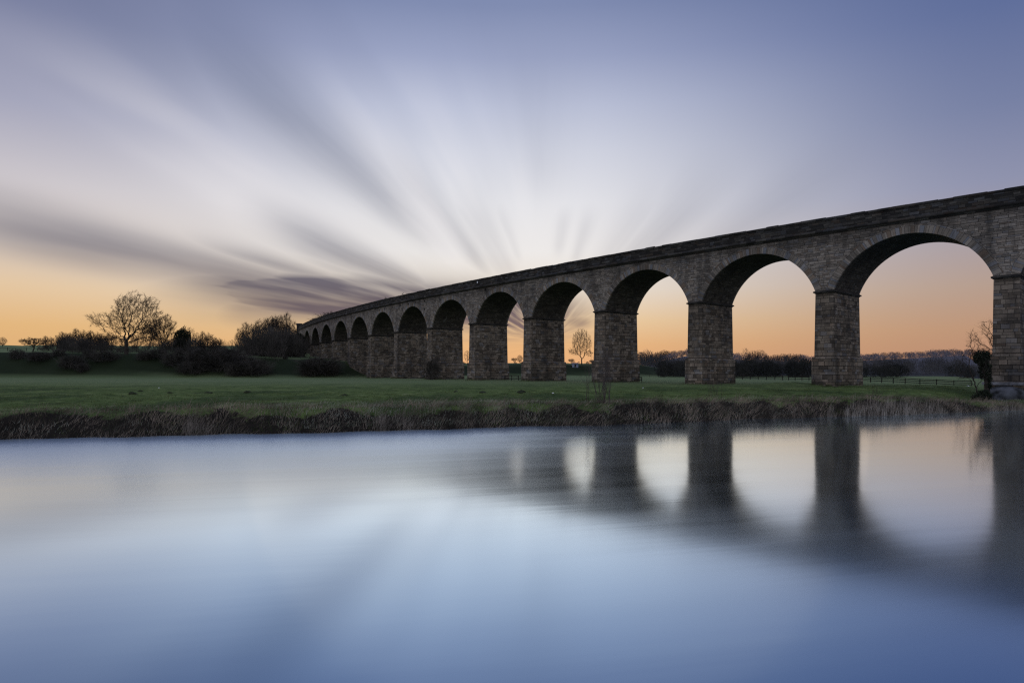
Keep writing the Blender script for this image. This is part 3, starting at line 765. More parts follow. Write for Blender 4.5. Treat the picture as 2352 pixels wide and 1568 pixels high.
tv, tf = tubes(path[:-1], path[1:], np.full(4, 0.24), np.array([0.22, 0.2, 0.17, 0.1]), 8); obj('trunk', tv, tf, M_BARK, root)
pts = np.concatenate([ellipsoid(r, 900, (-0.25, 0, root_h - 0.9), (0.85, 0.8, 0.95), 0.2), ellipsoid(r, 300, (0.35, 0, root_h - 0.75), (0.55, 0.6, 0.7), 0.2), ellipsoid(r, 800, (0.22, 0, root_h - 2.3), (0.72, 0.7, 1.2), 0.2), ellipsoid(r, 450, (0.62, 0, root_h - 3.7), (0.36, 0.5, 1.1), 0.2)])
lv, lf = leaf_cloud(r, pts, 0.17); obj('ivy', lv, lf, M_EVER, root)
root = empty('green_shrub', 'small dark green shrub at the foot of the ivy-clad trunk', 'bush', (at(2258, 74), 74, gz(at(2258, 74), 74)))
pts = np.concatenate([ellipsoid(r, 900, (0.1, 0, 0.6), (0.8, 0.7, 0.75), 0.2, 0.05), ellipsoid(r, 500, (-0.6, 0, 0.4), (0.6, 0.6, 0.5), 0.2, 0.05)])
st = np.array([(0, 0, 0), (0.1, 0, 0), (-0.3, 0, 0)]); sv, sf = tubes(st, st + np.array([(0.1, 0, 1.0), (0.4, 0, 0.8), (-0.5, 0, 0.6)]), np.full(3, .04), np.full(3, .02), 6)
obj('stem', sv, sf, M_BARK, root); lv, lf = leaf_cloud(r, pts, 0.15); obj('foliage', lv, lf, M_EVER, root)

# multi-stemmed bare saplings on the bank
def sapling(x, ybase, Y, h, nst, spread, label, seed, rad=0.02):
    r_ = np.random.default_rng(seed)
    X = at(x, Y); z0 = gz(X, Y) - 0.1
    root = empty('willow_sapling', label, 'sapling', (X, Y, z0))
    S0, S1, Ra, Rb = [], [], [], []; tw_p, tw_d = [], []
    for k in range(nst):
        ang = r_.uniform(0, 6.28); q = abs(r_.normal()) * spread; hh = h * r_.uniform(0.55, 1.0)
        p = np.array([r_.normal() * 0.25, r_.normal() * 0.2, 0.0]); dv = np.array([math.cos(ang) * q, math.sin(ang) * q, 1.0])
        ns = 9; rr_ = rad * r_.uniform(0.7, 1.3)
        for j in range(ns):
            dv = dv + np.array([r_.normal() * 0.05, r_.normal() * 0.05, 0.02]); dv /= np.linalg.norm(dv)
            p2 = p + dv * hh / ns
            S0.append(p); S1.append(p2); Ra.append(rr_ * (1 - j / ns * 0.75)); Rb.append(rr_ * (1 - (j + 1) / ns * 0.75)); p = p2
            for _ in range(3 if j > 1 else 0):
                tw_p.append(p); tw_d.append(dv + r_.normal(size=3) * 0.35)
    v, f = tubes(S0, S1, np.array(Ra), np.array(Rb), 5); obj('stem', v, f, M_SAP, root)
    v, f = slivers(np.array(tw_p), np.array(tw_d), r_.uniform(0.25, 0.8, len(tw_p)) * h / 3, np.full(len(tw_p), rad * 0.6), r_); obj('twigs', v, f, M_SAP, root)
    return root
sapling(1387, 965, 45.5, 4.0, 30, 0.30, 'largest bare many-stemmed sapling on the bank before the third pier', 31, 0.015)
sapling(1345, 955, 47.5, 3.4, 3, 0.16, 'tall thin sapling stems leaning just left of the largest bank sapling', 32, 0.014)
sapling(1640, 940, 51.0, 2.6, 12, 0.30, 'small bare sapling on the bank before the second arch', 33, 0.009)
sapling(2012, 930, 58.0, 1.6, 16, 0.5, 'low twiggy brush on the bank below the second pier', 34, 0.009)

# ------------------------------------------------------------------ woods that read as a mass
def wood(name, label, spots, mat, per, seed, size, wr=0.28, upw=0.0):
    r_ = np.random.default_rng(seed); Vs, Fs, b0 = [], [], 0
    for X, Y, h in spots:
        z = gz(X, Y)
        q = ellipsoid(r_, per, (0, 0, h * 0.5), (h * 0.46, h * 0.46, h * 0.5), 0.45, 0.0)
        D = q - np.array([0, 0, h * 0.2]) + r_.normal(size=q.shape) * h * 0.12 + np.array([0, 0, h * upw])
        v, f = slivers(q + np.array([X, Y, z - 0.3]), D, r_.uniform(0.5, 1.2, len(q)) * size * h, r_.uniform(0.5, 1.2, len(q)) * size * h * wr, r_)
        Vs.append(v); Fs.append(f + b0); b0 += len(v)
    o = obj(name, np.concatenate(Vs), np.concatenate(Fs), mat)
    return tag(o, label, 'woodland', kind='stuff')
r = np.random.default_rng(5)
sp = []
for k in range(520):
    u = r.uniform(0.195, 0.86); Y = r.uniform(560, 940); sp.append((u * Y, Y, r.uniform(6, 9.5)))
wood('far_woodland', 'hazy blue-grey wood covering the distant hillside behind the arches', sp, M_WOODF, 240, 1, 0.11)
sp = []
for k in range(340):
    u = r.uniform(0.185, 0.84); Y = r.uniform(330, 430); sp.append((u * Y, Y, r.uniform(6.0, 9.5)))
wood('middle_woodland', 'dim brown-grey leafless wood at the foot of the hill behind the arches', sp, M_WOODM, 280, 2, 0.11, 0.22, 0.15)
sp = []
for k in range(95):
    u = r.uniform(0.215, 0.47); Y = r.uniform(238, 270); sp.append((u * Y, Y, r.uniform(4.2, 7.2)))
for k in range(16):
    u = r.uniform(0.52, 0.585); Y = r.uniform(238, 255); sp.append((u * Y, Y, r.uniform(3.5, 5.5)))
for k in range(26):
    u = r.uniform(0.62, 0.80); Y = r.uniform(262, 290); sp.append((u * Y, Y, r.uniform(4.0, 7.0)))
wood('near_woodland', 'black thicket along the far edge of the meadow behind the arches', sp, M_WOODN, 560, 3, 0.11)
sp = []
for k in range(70):
    x = r.uniform(1040, 1440); Y = 335 + r.uniform(-5, 25); sp.append((at(x, Y), Y, r.uniform(0.9, 1.9)))
hd = wood('hedge', 'low dark hedge along the skyline field behind the arches', sp, M_SCRUB, 70, 4, 0.3); hd['category'] = 'hedge'
sp = []
for k in range(190):
    x = r.uniform(90, 700); Y = r.uniform(236, 264); hm = np.interp(x, [90, 120, 150, 235, 260, 330, 380, 420, 505, 522, 545, 575, 620, 665, 700], [3.5, 5, 6.5, 6, 3, 3, 5, 7, 6, 3, 5, 10, 11.5, 11, 9]); sp.append((at(x, Y), Y, hm * r.uniform(0.55, 1.0)))
sc_o = wood('undergrowth', 'black tangled undergrowth between the trees along the terrace top', sp, M_SCRUB, 300, 6, 0.26, 0.055, 0.6); sc_o['category'] = 'undergrowth'

# ------------------------------------------------------------------ fences
def fence(label, pts, post_h, spacing, rails, name='rail_fence', pr=0.065):
    L = [0.0]
    for a_, b_ in zip(pts, pts[1:]): L.append(L[-1] + math.dist(a_, b_))
    n = max(1, round(L[-1] / spacing)); root = empty(name, label, 'fence', (pts[0][0], pts[0][1], gz(*pts[0])))
    o0 = np.array(root.location); PP = []
    for k in range(n + 1):
        d = L[-1] * k / n
        X = np.interp(d, L, [p[0] for p in pts]); Y = np.interp(d, L, [p[1] for p in pts])
        PP.append(np.array([X, Y, gz(X, Y)]))
    for k, p in enumerate(PP):
        j = min(k, len(PP) - 2); t = PP[j + 1] - PP[j]; a_ = math.atan2(t[1], t[0]); ca, sa = math.cos(a_), math.sin(a_)
        q = p - o0; hh = post_h * random.uniform(0.95, 1.05); tilt = random.uniform(-0.03, 0.03)
        T = lambda x, y, z: (q[0] + ca * (x + tilt * z) - sa * y, q[1] + sa * (x + tilt * z) + ca * y, q[2] + z)
        mb = MB(); mb.box(-pr, pr, -pr, pr, -0.3, hh, T); mb.build('post', M_TIMBER, root)
    for k in range(len(PP) - 1):
        for hr in rails:
            a_, b_ = PP[k] - o0, PP[k + 1] - o0
            t = (b_ - a_); t[2] = 0; t /= np.linalg.norm(t); nn_ = np.array([-t[1], t[0], 0]) * 0.025; f_ = nn_ * (pr / 0.025 + 1.1)
            h1 = hr + random.uniform(-0.02, 0.02); h2 = hr + random.uniform(-0.02, 0.02)
            v = []
            for base, hz in ((a_, h1), (b_, h2)):
                for sy in (-1, 1):
                    for sz in (-0.07, 0.07): v.append(base - f_ + nn_ * sy + np.array([0, 0, hz + sz]))
            fs = [(0, 1, 3, 2), (4, 6, 7, 5), (0, 4, 5, 1), (2, 3, 7, 6), (0, 2, 6, 4), (1, 5, 7, 3)]
            obj('rail', v, fs, M_TIMBER, root)
    return root
fence('post and rail fence curving behind the second pier and ending at the riverside willow', [(at(1688, 182), 182), (at(1790, 168), 168), (at(1880, 152), 152), (at(2000, 140), 140), (at(2090, 131), 131), (at(2165, 127), 127), (at(2232, 124), 124)], 1.2, 2.85, (0.40, 0.78, 1.08))
fence('short dark rail fence closing the gap behind the fifth arch', [(at(1160, 163), 163), (at(1184, 161.5), 161.5), (at(1206, 160), 160)], 1.25, 2.1, (0.3, 0.62, 0.92, 1.15))
fence('stub of rail fence against the right side of the fourth pier', [(at(1455, 137), 137), (at(1474, 136), 136)], 1.1, 1.8, (0.4, 0.72, 1.0))
fence('faint low stock fence across the meadow far behind the third arch', [(at(1440, 250), 250), (at(1520, 246), 246), (at(1600, 242), 242)], 1.0, 4.0, (0.5, 0.9), 'stock_fence', 0.06)
fl = fence('thin stock fence with slanting corner strut on the terrace crest at the left edge', [(at(-40, 262), 262), (at(0, 260), 260), (at(35, 258), 258), (at(110, 258), 258), (at(270, 262), 262)], 1.35, 4.2, (1.1,), 'stock_fence', 0.07)
p = np.array([at(33, 257.6), 257.6, gz(at(33, 257.6), 257.6)]) - np.array(fl.location)
tv, tf = tubes([p + np.array([-2.2, 0, 0])], [p + np.array([0, 0, 1.3])], np.array([0.09]), np.array([0.08]), 6); obj('strut', tv, tf, M_TIMBER, fl)

# ------------------------------------------------------------------ grass, reeds and stalks
def blades(r_, Xb, Yb, h, w, lean, bend):
    """curved blades of three quads"""
    n = len(Xb); Zb = terrain(Xb, Yb) - 0.03
    base = np.stack([Xb, Yb, Zb], 1)
    a = r_.uniform(0, 6.28, n); side = np.stack([np.cos(a) * 0.3 + 0.95, np.sin(a) * 0.3, np.zeros(n)], 1) * (w[:, None] * 0.5)
    up = np.array([0, 0, 1.0])
    Vs = []
    for k, t in enumerate((0.0, 0.4, 0.75, 1.0)):
        c = base + up * (h * (t - bend * t * t * 0.5))[:, None] + lean * (h * (t * 0.35 + bend * t * t))[:, None]
        wd = (1 - 0.85 * t)
        Vs += [c - side * wd, c + side * wd]
    V = np.stack(Vs, 1).reshape(-1, 3); i0 = np.arange(n)[:, None] * 8
    Fq = np.stack([np.concatenate([i0 + 2 * k, i0 + 2 * k + 1, i0 + 2 * k + 3, i0 + 2 * k + 2], 1) for k in range(3)], 1).reshape(-1, 4)
    return V, Fq
def scatter(r_, n, u0, u1, d0, d1, ymax=None):
    X = []
    xx = r_.uniform(-48, 70, n * 3); dd = d0 + (d1 - d0) * r_.random(n * 3) ** 1.5
    yy = bank_y(xx) + dd; u = xx / yy * F + 1176
    ok = (u > u0) & (u < u1)
    return xx[ok][:n], yy[ok][:n], dd[ok][:n]
r = np.random.default_rng(41)
X, Y, d = scatter(r, 95000, -150, 2500, 0.9, 36)
clump = vnoise(X / 0.9, Y / 0.9) + 0.7 * vnoise(X / 3.1 + 9, Y / 3.1)
k = clump > -0.12; X, Y, d, clump = X[k], Y[k], d[k], clump[k]
h = (0.05 + 0.16 * np.clip(clump + 0.2, 0, 1)) * r.uniform(0.7, 1.3, len(X)) * np.interp(d, [1.6, 8, 34], [1.25, 1.0, 0.7])
ln = r.normal(size=(len(X), 3)) * 0.6; ln[:, 2] = 0
# rank weeds round the feet of the piers
wx_, wy_ = [], []
for i in range(1, 10):
    T = frame_at(i * PITCH)
    for _ in range(260):
        t_ = r.uniform(-HB - 0.5, HB + 0.5); n_ = r.uniform(-0.6, DEP)
        if r.random() < 0.5: n_ = -0.42 - abs(r.normal()) * 0.35
        else: t_ = -HB - 0.42 - abs(r.normal()) * 0.35 if r.random() < 0.5 else -(-HB - 0.42 - abs(r.normal()) * 0.35)
        p_ = T(t_, n_, 0); wx_.append(p_[0]); wy_.append(p_[1])
nw = len(wx_); X = np.concatenate([X, wx_]); Y = np.concatenate([Y, wy_]); d = np.concatenate([d, np.full(nw, 30.0)])
h = np.concatenate([h, r.uniform(0.15, 0.8, nw) * r.random(nw)]); l2 = r.normal(size=(nw, 3)) * 0.4; l2[:, 2] = 0; ln = np.concatenate([ln, l2])
v, f = blades(r, X, Y, h, np.interp(d, [0, 34], [0.02, 0.05]), ln, r.uniform(0.1, 0.5, len(X)))
tag(obj('meadow_grass', v, f, M_TURF), 'tussocky green grass over the river meadow', 'grass', kind='stuff')
# pale rough grass along the rim of the bank
X, Y, d = scatter(r, 34000, -150, 2500, 1.0, 8.0)
uu = X / Y * F + 1176
dens = np.interp(uu, [-150, 60, 200, 520, 640, 900, 1150, 1330, 1450, 1750, 1850, 2000, 2500], [0.4, 0.5, 0.3, 0.3, 0.85, 0.95, 0.95, 0.8, 0.4, 0.5, 0.6, 0.45, 0.3]) * sm((vnoise(X / 2.5, Y / 1.2 + 5) + 0.32) * 2.2)
k = r.random(len(X)) < dens; X, Y, d = X[k], Y[k], d[k]
ln = r.normal(size=(len(X), 3)) * 0.5 + np.array([0.35, 0, 0]); ln[:, 2] = 0
v, f = blades(r, X, Y, r.uniform(0.12, 0.36, len(X)), np.full(len(X), 0.016), ln, r.uniform(0.2, 0.7, len(X)))
tag(obj('bank_rim_grass', v, f, M_PALE), 'pale rough grass along the rim of the river bank', 'grass', kind='stuff')
# dead stalks and brambles hanging over the bank
X, Y, d = scatter(r, 42000, -150, 2500, -0.25, 3.4)
cl = vnoise(X / 1.6, Y / 1.6) + 0.6 * vnoise(X / 5 + 3, Y / 5)
big = vnoise(X / 4.3 + 40, Y / 6.0)
k = (cl + 0.5 * big > -0.62); X, Y, d, cl, big = X[k], Y[k], d[k], cl[k], big[k]
cdir = vnoise(X / 1.2 + 77, Y / 1.2) * 2.4
ln = r.normal(size=(len(X), 3)) * 0.40 + np.array([0.75, -0.30, 0]); ln[:, 0] += cdir; ln[:, 2] = 0
h = r.uniform(0.2, 1.0, len(X)) ** 1.3 * (0.80 + 0.45 * np.clip(cl + big, -0.6, 0.8))
v, f = blades(r, X, Y, h, r.uniform(0.010, 0.026, len(X)), ln, r.uniform(0.2, 1.0, len(X)))
tag(obj('bank_undergrowth', v, f, M_STALK), 'dark dead stalks and brambles hanging over the river bank', 'undergrowth', kind='stuff')
# reed bed at the right
X, Y, d = scatter(r, 9000, 1900, 2520, -0.2, 1.7)
cl = vnoise(X / 1.1, Y / 1.1) + 0.4 * vnoise(X / 3 + 3, Y / 3)
uu = X / Y * F + 1176
k = cl > np.interp(uu, [1900, 1960, 2050, 2500], [0.25, -0.02, -0.05, -0.15]); X, Y = X[k], Y[k]
ln = r.normal(size=(len(X), 3)) * 0.22 + np.array([0.22, 0, 0]); ln[:, 2] = 0
v, f = blades(r, X, Y, r.uniform(0.35, 1.1, len(X)) * np.interp(X / Y * F + 1176, [1900, 2200, 2300], [1.0, 1.0, 0.65]), r.uniform(0.012, 0.028, len(X)), ln, r.uniform(0.0, 0.35, len(X)))
tag(obj('reeds', v, f, M_REED), 'pale dry reeds along the water edge at the right', 'reeds', kind='stuff')
# separate pale tufts on the left and middle bank
for x, n_, wd, hh, lab in ((440, 170, 0.7, 1.15, 'tallest pale dry grass tuft on the left bank below the tallest oak'), (470, 80, 0.5, 0.8, 'smaller pale tuft just right of the tallest tuft on the left bank'),
                           (876, 110, 0.6, 1.1, 'upright pale tuft on the bank below the ninth pier'), (930, 120, 0.9, 1.0, 'leaning pale tuft on the bank right of the upright one')):
    Yc = 40.0
    for _ in range(30): Yc = float(bank_y(np.array([at(x, Yc)]))[0]) + 1.0
    Xc = at(x, Yc)
    X = Xc + r.normal(size=n_).clip(-2, 2) * wd * 0.4; Y = Yc + r.normal(size=n_).clip(-2, 2) * wd * 0.3
    ln = r.normal(size=(n_, 3)) * 0.4 + np.array([0.45, 0, 0]); ln[:, 2] = 0
    v, f = blades(r, X, Y, r.uniform(0.3, 1.0, n_) * hh, r.uniform(0.010, 0.022, n_), ln, r.uniform(0.0, 0.5, n_))
    z0 = gz(Xc, Yc); v = v - np.array([Xc, Yc, z0])
    o = obj('grass_tuft', v, f, M_TUFT); o.location = (Xc, Yc, z0); tag(o, lab, 'grass tuft', 'pale tufts on the bank')

# ------------------------------------------------------------------ small things
def lump(name, loc, size, mat, label, cat, group, seed):
    r_ = np.random.default_rng(seed); V = []; Fc = []; nr_, na_ = 5, 12
    for k in range(nr_):
        q = k / (nr_ - 1) * math.pi / 2
        for j in range(na_):
            t = j / na_ * 2 * math.pi; w_ = 1 + 0.18 * r_.normal()
            V.append((size[0] * math.cos(q) * math.cos(t) * w_, size[1] * math.cos(q) * math.sin(t) * w_, size[2] * math.sin(q) * (1 + 0.1 * r_.normal()) - 0.04))
    for k in range(nr_ - 1):
        for j in range(na_): Fc.append((k * na_ + j, k * na_ + (j + 1) % na_, (k + 1) * na_ + (j + 1) % na_, (k + 1) * na_ + j))
    o = obj(name, V, Fc, mat, smooth=True); o.location = loc
    return tag(o, label, cat, group)
M_EARTH = plain('mole_earth', (0.020, 0.024, 0.013), (0.045, 0.05, 0.026), 6.0)
for k, (x, y, s) in enumerate([(305, 903, 1.0), (322, 898, 0.8), (478, 902, 1.15), (567, 903, 0.9), (283, 908, 0.8), (791, 905, 0.9), (1108, 903, 0.9), (1198, 903, 1.1), (1047, 900, 0.7), (390, 900, .7)]):
    Yd = F * 2.2 / (y - HY); Xd = at(x, Yd)
    lump('molehill', (Xd, Yd, gz(Xd, Yd)), (0.42 * s, 0.42 * s, 0.24 * s), M_EARTH, 'low dark molehill out on the green meadow', 'molehill', 'molehills on the meadow', 50 + k)
for k, (sx, sy, lab) in enumerate([(388, 945, 'white scrap lying on the meadow below the tallest oak'), (1350, 962, 'white scrap lying on the meadow left of the largest sapling'), (1570, 945, 'white scrap on the meadow before the third pier'), (2363, 942, 'largest white scrap beside the end of the rail fence')]):
    x, y = sx * 0.9408, sy * 0.9408; Yd = F * (2.15 if k < 3 else 2.4) / (y - HY); Xd = at(x, Yd); s = 0.10 if k < 3 else 0.24
    lump('paper_scrap', (Xd, Yd, gz(Xd, Yd) + 0.08), (s, s * 0.6, s * 0.7), M_PAPER, lab, 'scrap', None, 80 + k)
# pale shed behind the tall tree
SX, SY = at(1321, 316), 316.0
sh = empty('farm_shed', 'tiny pale blue-grey shed left of the trunk of the tall tree behind the arch', 'shed', (SX, SY, gz(SX, SY)))
mb = MB(); mb.box(-1.4, 1.4, -1.0, 1.0, -0.4, 1.3); mb.build('wall', M_SHED, sh)
obj('roof', [(-1.55, -1.15, 1.26), (1.55, -1.15, 1.26), (1.55, 1.15, 1.26), (-1.55, 1.15, 1.26), (-1.55, 0, 1.8), (1.55, 0, 1.8)], [(0, 1, 5, 4), (2, 3, 4, 5), (0, 4, 3), (1, 2, 5), (0, 3, 2, 1)], M_ROOF, sh)
mb = MB(); mb.box(-0.4, 0.4, -1.04, -0.98, -0.2, 1.1); mb.build('door', M_TIMBER, sh)
# a bird on the coping
s_, _z = on_face(982 * 0.9408, 716 * 0.9408)
bp = P(s_, 0.15, Z_TOP + 0.05)
bird = empty('bird', 'small black bird perched on the parapet above the eighth arch', 'bird', bp, 1.0)
def loft(path, rads, sides=10):
    V = []; Fc = []
    for (x, y, z), (rw, rh) in zip(path, rads):
        for j in range(sides):
            t = 2 * math.pi * j / sides; V.append((x + rh * 0.35 * math.sin(t), y + rw * math.cos(t), z + rh * math.sin(t)))
    for k in range(len(path) - 1):
        for j in range(sides): Fc.append((k * sides + j, k * sides + (j + 1) % sides, (k + 1) * sides + (j + 1) % sides, (k + 1) * sides + j))
    return V, Fc
q = 1.5
V, Fc = loft([(-0.34 * q, 0, 0.10 * q), (-0.22 * q, 0, 0.14 * q), (-0.10 * q, 0, 0.18 * q), (0.02 * q, 0, 0.23 * q), (0.10 * q, 0, 0.31 * q), (0.13 * q, 0, 0.37 * q), (0.18 * q, 0, 0.40 * q), (0.23 * q, 0, 0.395 * q), (0.32 * q, 0, 0.38 * q)],
             [(0.03, 0.01), (0.05, 0.02), (0.10, 0.09), (0.13, 0.12), (0.10, 0.10), (0.065, 0.065), (0.07, 0.06), (0.035, 0.03), (0.006, 0.006)])
obj('body', V, Fc, M_BIRD, bird, smooth=True)
for sy in (-1, 1):
    v, f = tubes([(0, sy * 0.05, 0.0)], [(0.01, sy * 0.05, 0.25)], np.array([0.012]), np.array([0.014]), 6); obj('leg', v, f, M_BIRD, bird)
# weed rooted in the coping
s_, _z = on_face(941 * 0.9408, 722 * 0.9408); wp = P(s_, 0.15, Z_TOP)
wd_ = empty('parapet_weed', 'little bare weed growing on the parapet left of the perched bird', 'plant', wp)
rr_ = np.random.default_rng(3); D = rr_.normal(size=(26, 3)); D[:, 2] = np.abs(D[:, 2]) + 0.6
v, f = slivers(rr_.normal(size=(26, 3)) * 0.12 * np.array([1, 1, 0]), D, rr_.uniform(0.4, 0.95, 26), np.full(26, 0.05), rr_); obj('stems', v, f, M_TWIG, wd_)

# ------------------------------------------------------------------ sky
w = bpy.data.worlds.new('World'); sc.world = w; w.use_nodes = True
nt = NT(w.node_tree); bg = nt.n['Background']
tc = nt.new('ShaderNodeTexCoord'); dirv = nt.vm('NORMALIZE', tc.outputs['Generated'])
dx, dy, dz = nt.sep(dirv)
elev = nt.m('MULTIPLY', nt.m('ARCSINE', nt.m('MAXIMUM', dz, -0.05)), 180 / math.pi)
azi = nt.m('MULTIPLY', nt.m('ARCTAN2', dx, dy), 180 / math.pi)
ef = nt.m('DIVIDE', elev, 60.0, clamp=True)
def ramp60(stops): return nt.ramp(ef, [(e_ / 60.0, lin(c)) for e_, c in stops])
cen = ramp60([(0, (226, 169, 120)), (2.2, (233, 184, 130)), (4.2, (237, 206, 162)), (6.8, (236, 225, 210)), (10, (237, 234, 232)), (14, (230, 230, 234)), (18, (212, 215, 227)), (21.4, (190, 196, 217)), (25, (156, 165, 196)), (28.5, (129, 141, 177)), (38, (100, 120, 172)), (60, (112, 136, 188))])
edg = ramp60([(0, (184, 136, 110)), (3, (188, 148, 120)), (6, (180, 156, 142)), (9, (166, 156, 162)), (13, (142, 146, 172)), (18, (118, 128, 163)), (24, (95, 110, 154)), (30, (82, 99, 145)), (40, (82, 102, 152)), (60, (104, 130, 182))])
lft = ramp60([(0, (222, 170, 116)), (3.2, (226, 182, 126)), (6, (228, 199, 163)), (9, (219, 206, 196)), (13, (206, 200, 204)), (18, (168, 169, 190)), (24, (124, 130, 162)), (30, (104, 112, 146)), (40, (90, 106, 154)), (60, (110, 132, 182))])
kR = nt.rng(azi, 0.0, 38.0); kL = nt.rng(azi, -6.0, -40.0)
sky = nt.mix(kR, cen, edg); sky = nt.mix(kL, sky, lft)
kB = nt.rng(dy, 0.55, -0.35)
bck = ramp60([(0, (172, 172, 184)), (8, (186, 188, 200)), (20, (194, 198, 212)), (40, (184, 192, 214)), (60, (174, 184, 212))])  # unseen sky behind the camera, made brighter to light ground and stone
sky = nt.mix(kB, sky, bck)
# cloud streaks that drift towards one point on the horizon
AZ, EL = math.radians(2.98), math.radians(2.5)
A3 = (math.sin(AZ) * math.cos(EL), math.cos(AZ) * math.cos(EL), math.sin(EL))
R3 = (math.cos(AZ), -math.sin(AZ), 0.0)
U3 = (-math.sin(AZ) * math.sin(EL), -math.cos(AZ) * math.sin(EL), math.cos(EL))
ca = nt.m('MAXIMUM', nt.vm('DOT_PRODUCT', dirv, A3), 0.05)
gx = nt.m('DIVIDE', nt.vm('DOT_PRODUCT', dirv, R3), ca); gy = nt.m('DIVIDE', nt.vm('DOT_PRODUCT', dirv, U3), ca)
phi = nt.m('MULTIPLY', nt.m('ARCTAN2', gy, nt.m('MULTIPLY', gx, -1.0)), 180 / math.pi)
rho = nt.m('SQRT', nt.m('ADD', nt.m('MULTIPLY', gx, gx), nt.m('MULTIPLY', gy, gy)))
rpx = nt.m('MULTIPLY', rho, F)
front = nt.rng(nt.vm('DOT_PRODUCT', dirv, A3), 0.15, 0.45)
wisp = nt.noise(nt.comb(nt.m('MULTIPLY', phi, 0.075), nt.m('MULTIPLY', nt.m('LOGARITHM', nt.m('MAXIMUM', rho, 0.01), 2.0), 0.55), 0.0), 1.0, 3.0, 0.42, 0.1)
fine = nt.noise(nt.comb(nt.m('MULTIPLY', phi, 0.24), nt.m('MULTIPLY', nt.m('LOGARITHM', nt.m('MAXIMUM', rho, 0.01), 2.0), 0.8), 3.0), 1.0, 3.0, 0.5)
def gauss(v, c, s):
    t = nt.m('DIVIDE', nt.m('SUBTRACT', v, c), s); return nt.m('POWER', 2.718, nt.m('MULTIPLY', nt.m('MULTIPLY', t, t), -0.5))
def gate(v, a_, b_, c_, d_): return nt.m('MULTIPLY', nt.rng(v, a_, b_), nt.rng(v, d_, c_))
phw = nt.m('ADD', phi, nt.m('MULTIPLY', nt.m('SUBTRACT', wisp, 0.5), 5.0))
def lane(c, s, g4, k): return nt.m('MULTIPLY', nt.m('MULTIPLY', gauss(phw, c, s), gate(rpx, *g4)), k)
dark = lane(12.6, 2.3, (300, 600, 1050, 2000), 0.76)
for t in (lane(10.5, 3.4, (230, 400, 680, 1080), 0.92), lane(16.5, 1.7, (280, 420, 640, 980), 0.60), lane(19.5, 1.4, (240, 340, 480, 760), 0.40), lane(7.0, 2.0, (400, 560, 700, 860), 0.7), lane(24.0, 3.0, (140, 330, 560, 820), 0.62), lane(42.5, 3.4, (230, 500, 800, 1350), 0.49),
          lane(50.0, 3.6, (150, 280, 420, 660), 0.36), lane(60.0, 5.5, (120, 200, 280, 460), 0.22), lane(136.0, 5.0, (170, 270, 380, 620), 0.28), lane(126.0, 4.0, (150, 240, 320, 480), 0.16),
          lane(36.0, 6.0, (800, 1100, 1500, 2200), 0.22), lane(88.0, 6.0, (260, 420, 520, 760), 0.16), lane(71.0, 2.0, (170, 220, 270, 360), 0.14), lane(97.0, 2.2, (180, 225, 260, 330), 0.16), lane(109.0, 2.6, (160, 215, 260, 340), 0.18), lane(149.0, 3.0, (260, 420, 560, 900), 0.22)):
    dark = nt.m('MAXIMUM', dark, t)
# the low bank of cloud behind the far end of the viaduct
ypx = nt.m('MULTIPLY', elev, F * math.pi / 180); xpx = nt.m('MULTIPLY', azi, F * math.pi / 180)
wv = nt.m('ADD', nt.m('MULTIPLY', nt.m('SUBTRACT', wisp, 0.5), 34.0), nt.m('MULTIPLY', nt.m('SUBTRACT', fine, 0.5), 30.0))
band = nt.m('MULTIPLY', gauss(nt.m('ADD', ypx, wv), nt.m('ADD', 170.0, nt.m('MULTIPLY', nt.m('ADD', xpx, 500.0), -0.06)), nt.rng(xpx, -800.0, -200.0, 24.0, 36.0)), nt.rng(nt.m('ADD', xpx, nt.m('ADD', nt.m('MULTIPLY', nt.m('SUBTRACT', fine, 0.5), 420.0), nt.m('MULTIPLY', nt.m('SUBTRACT', 170.0, ypx), 2.6))), -860.0, -430.0))
band = nt.m('MULTIPLY', band, nt.m('ADD', nt.rng(xpx, 260.0, 0.0, 0.0, 0.6), nt.rng(xpx, -180.0, -420.0, 0.0, 0.4)))
dark = nt.m('MAXIMUM', dark, nt.m('MULTIPLY', nt.m('MINIMUM', nt.m('MULTIPLY', band, 2.2), 1.0), nt.rng(fine, 0.25, 0.6, 0.72, 1.0)))
puff = nt.m('MULTIPLY', gauss(xpx, 148.0, 26.0), gauss(ypx, 112.0, 12.0)); dark = nt.m('MAXIMUM', dark, nt.m('MULTIPLY', puff, 0.75))
dark = nt.m('MULTIPLY', dark, nt.rng(fine, 0.25, 0.7, 0.78, 1.06))
# soft general streakiness
soft = nt.m('MULTIPLY', nt.rng(wisp, 0.40, 0.68), nt.m('MULTIPLY', gate(phi, 8, 30, 55, 100), nt.rng(rpx, 120.0, 420.0, 0.0, 0.09)))
dark = nt.m('MINIMUM', nt.m('ADD', dark, soft), 1.0)
dark = nt.m('MULTIPLY', dark, front)
ccol = nt.ramp(nt.m('DIVIDE', elev, 30.0, clamp=True), [(0.0, lin((128, 106, 110))), (0.2, lin((86, 78, 92))), (0.4, lin((112, 116, 134))), (0.7, lin((108, 118, 146))), (1.0, lin((90, 102, 138)))])
sky = nt.mix(nt.m('MULTIPLY', dark, 0.94), sky, ccol)
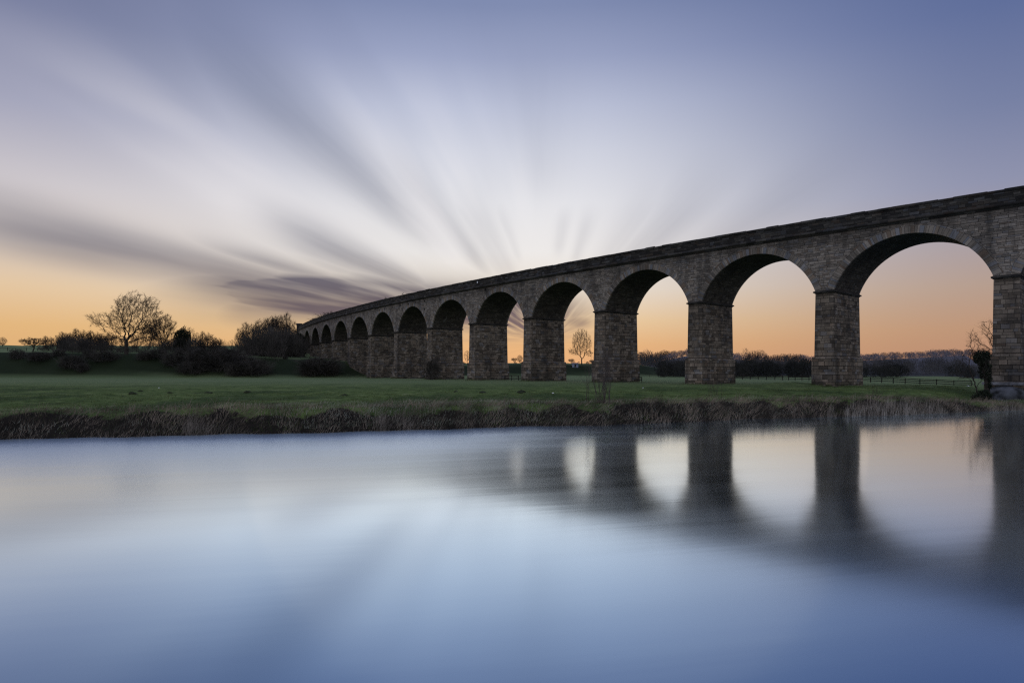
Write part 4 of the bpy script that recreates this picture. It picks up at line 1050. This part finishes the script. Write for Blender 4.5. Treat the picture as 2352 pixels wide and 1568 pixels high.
# bright wisps
lite = nt.m('MULTIPLY', nt.m('MULTIPLY', nt.rng(wisp, 0.56, 0.32), nt.rng(rpx, 160.0, 420.0)), nt.m('MULTIPLY', gate(phi, 14, 30, 60, 100), nt.rng(elev, 26.0, 12.0)))
sky = nt.mix(nt.m('MULTIPLY', nt.m('MULTIPLY', lite, front), 0.36), sky, lin((236, 232, 234)))
# afterglow of the sun that has set behind the viaduct
SUN_EL, SUN_AZ = math.radians(1.0), math.radians(3.0)
st = nt.new('ShaderNodeTexSky', sky_type='NISHITA'); st.sun_disc = False; st.sun_elevation = SUN_EL; st.sun_rotation = SUN_AZ; st.air_density = 1.0; st.dust_density = 1.0
atm = nt.vm('MULTIPLY', st.outputs[0], (0.0015, 0.0015, 0.0015))
fin = nt.vm('ADD', sky, atm)
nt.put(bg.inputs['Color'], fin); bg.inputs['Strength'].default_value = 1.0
sun = bpy.data.lights.new('sun', 'SUN'); sun.energy = 0.04; sun.angle = math.radians(50); sun.color = (1.0, 0.72, 0.48)
so = bpy.data.objects.new('sun', sun); COL.objects.link(so)
so.rotation_euler = Vector((-math.sin(SUN_AZ), -math.cos(SUN_AZ), -math.tan(math.radians(4)))).to_track_quat('-Z', 'Y').to_euler()

# ------------------------------------------------------------------ camera
cd = bpy.data.cameras.new('camera'); cam = bpy.data.objects.new('camera', cd); COL.objects.link(cam)
cam.location = (0, 0, CAM_Z); cam.rotation_euler = (math.pi / 2, 0, 0)
cd.sensor_width = 36.0; cd.lens = F / 2352 * 36.0; cd.shift_y = (HY - 784.0) / 2352; cd.clip_start = 0.1; cd.clip_end = 8000
sc.camera = cam
sc.render.resolution_x, sc.render.resolution_y = 1024, 682
sc.render.engine = 'CYCLES'
sc.cycles.use_denoising = False
sc.cycles.use_adaptive_sampling = False
sc.cycles.pixel_filter_type = 'BLACKMAN_HARRIS'; sc.cycles.filter_width = 1.25
sc.cycles.sample_clamp_indirect = 4.0
sc.cycles.max_bounces = 5; sc.cycles.diffuse_bounces = 2; sc.cycles.glossy_bounces = 2
sc.view_settings.view_transform = 'Standard'; sc.view_settings.look = 'None'; sc.view_settings.exposure = 0.0
sc.unit_settings.system = 'METRIC'
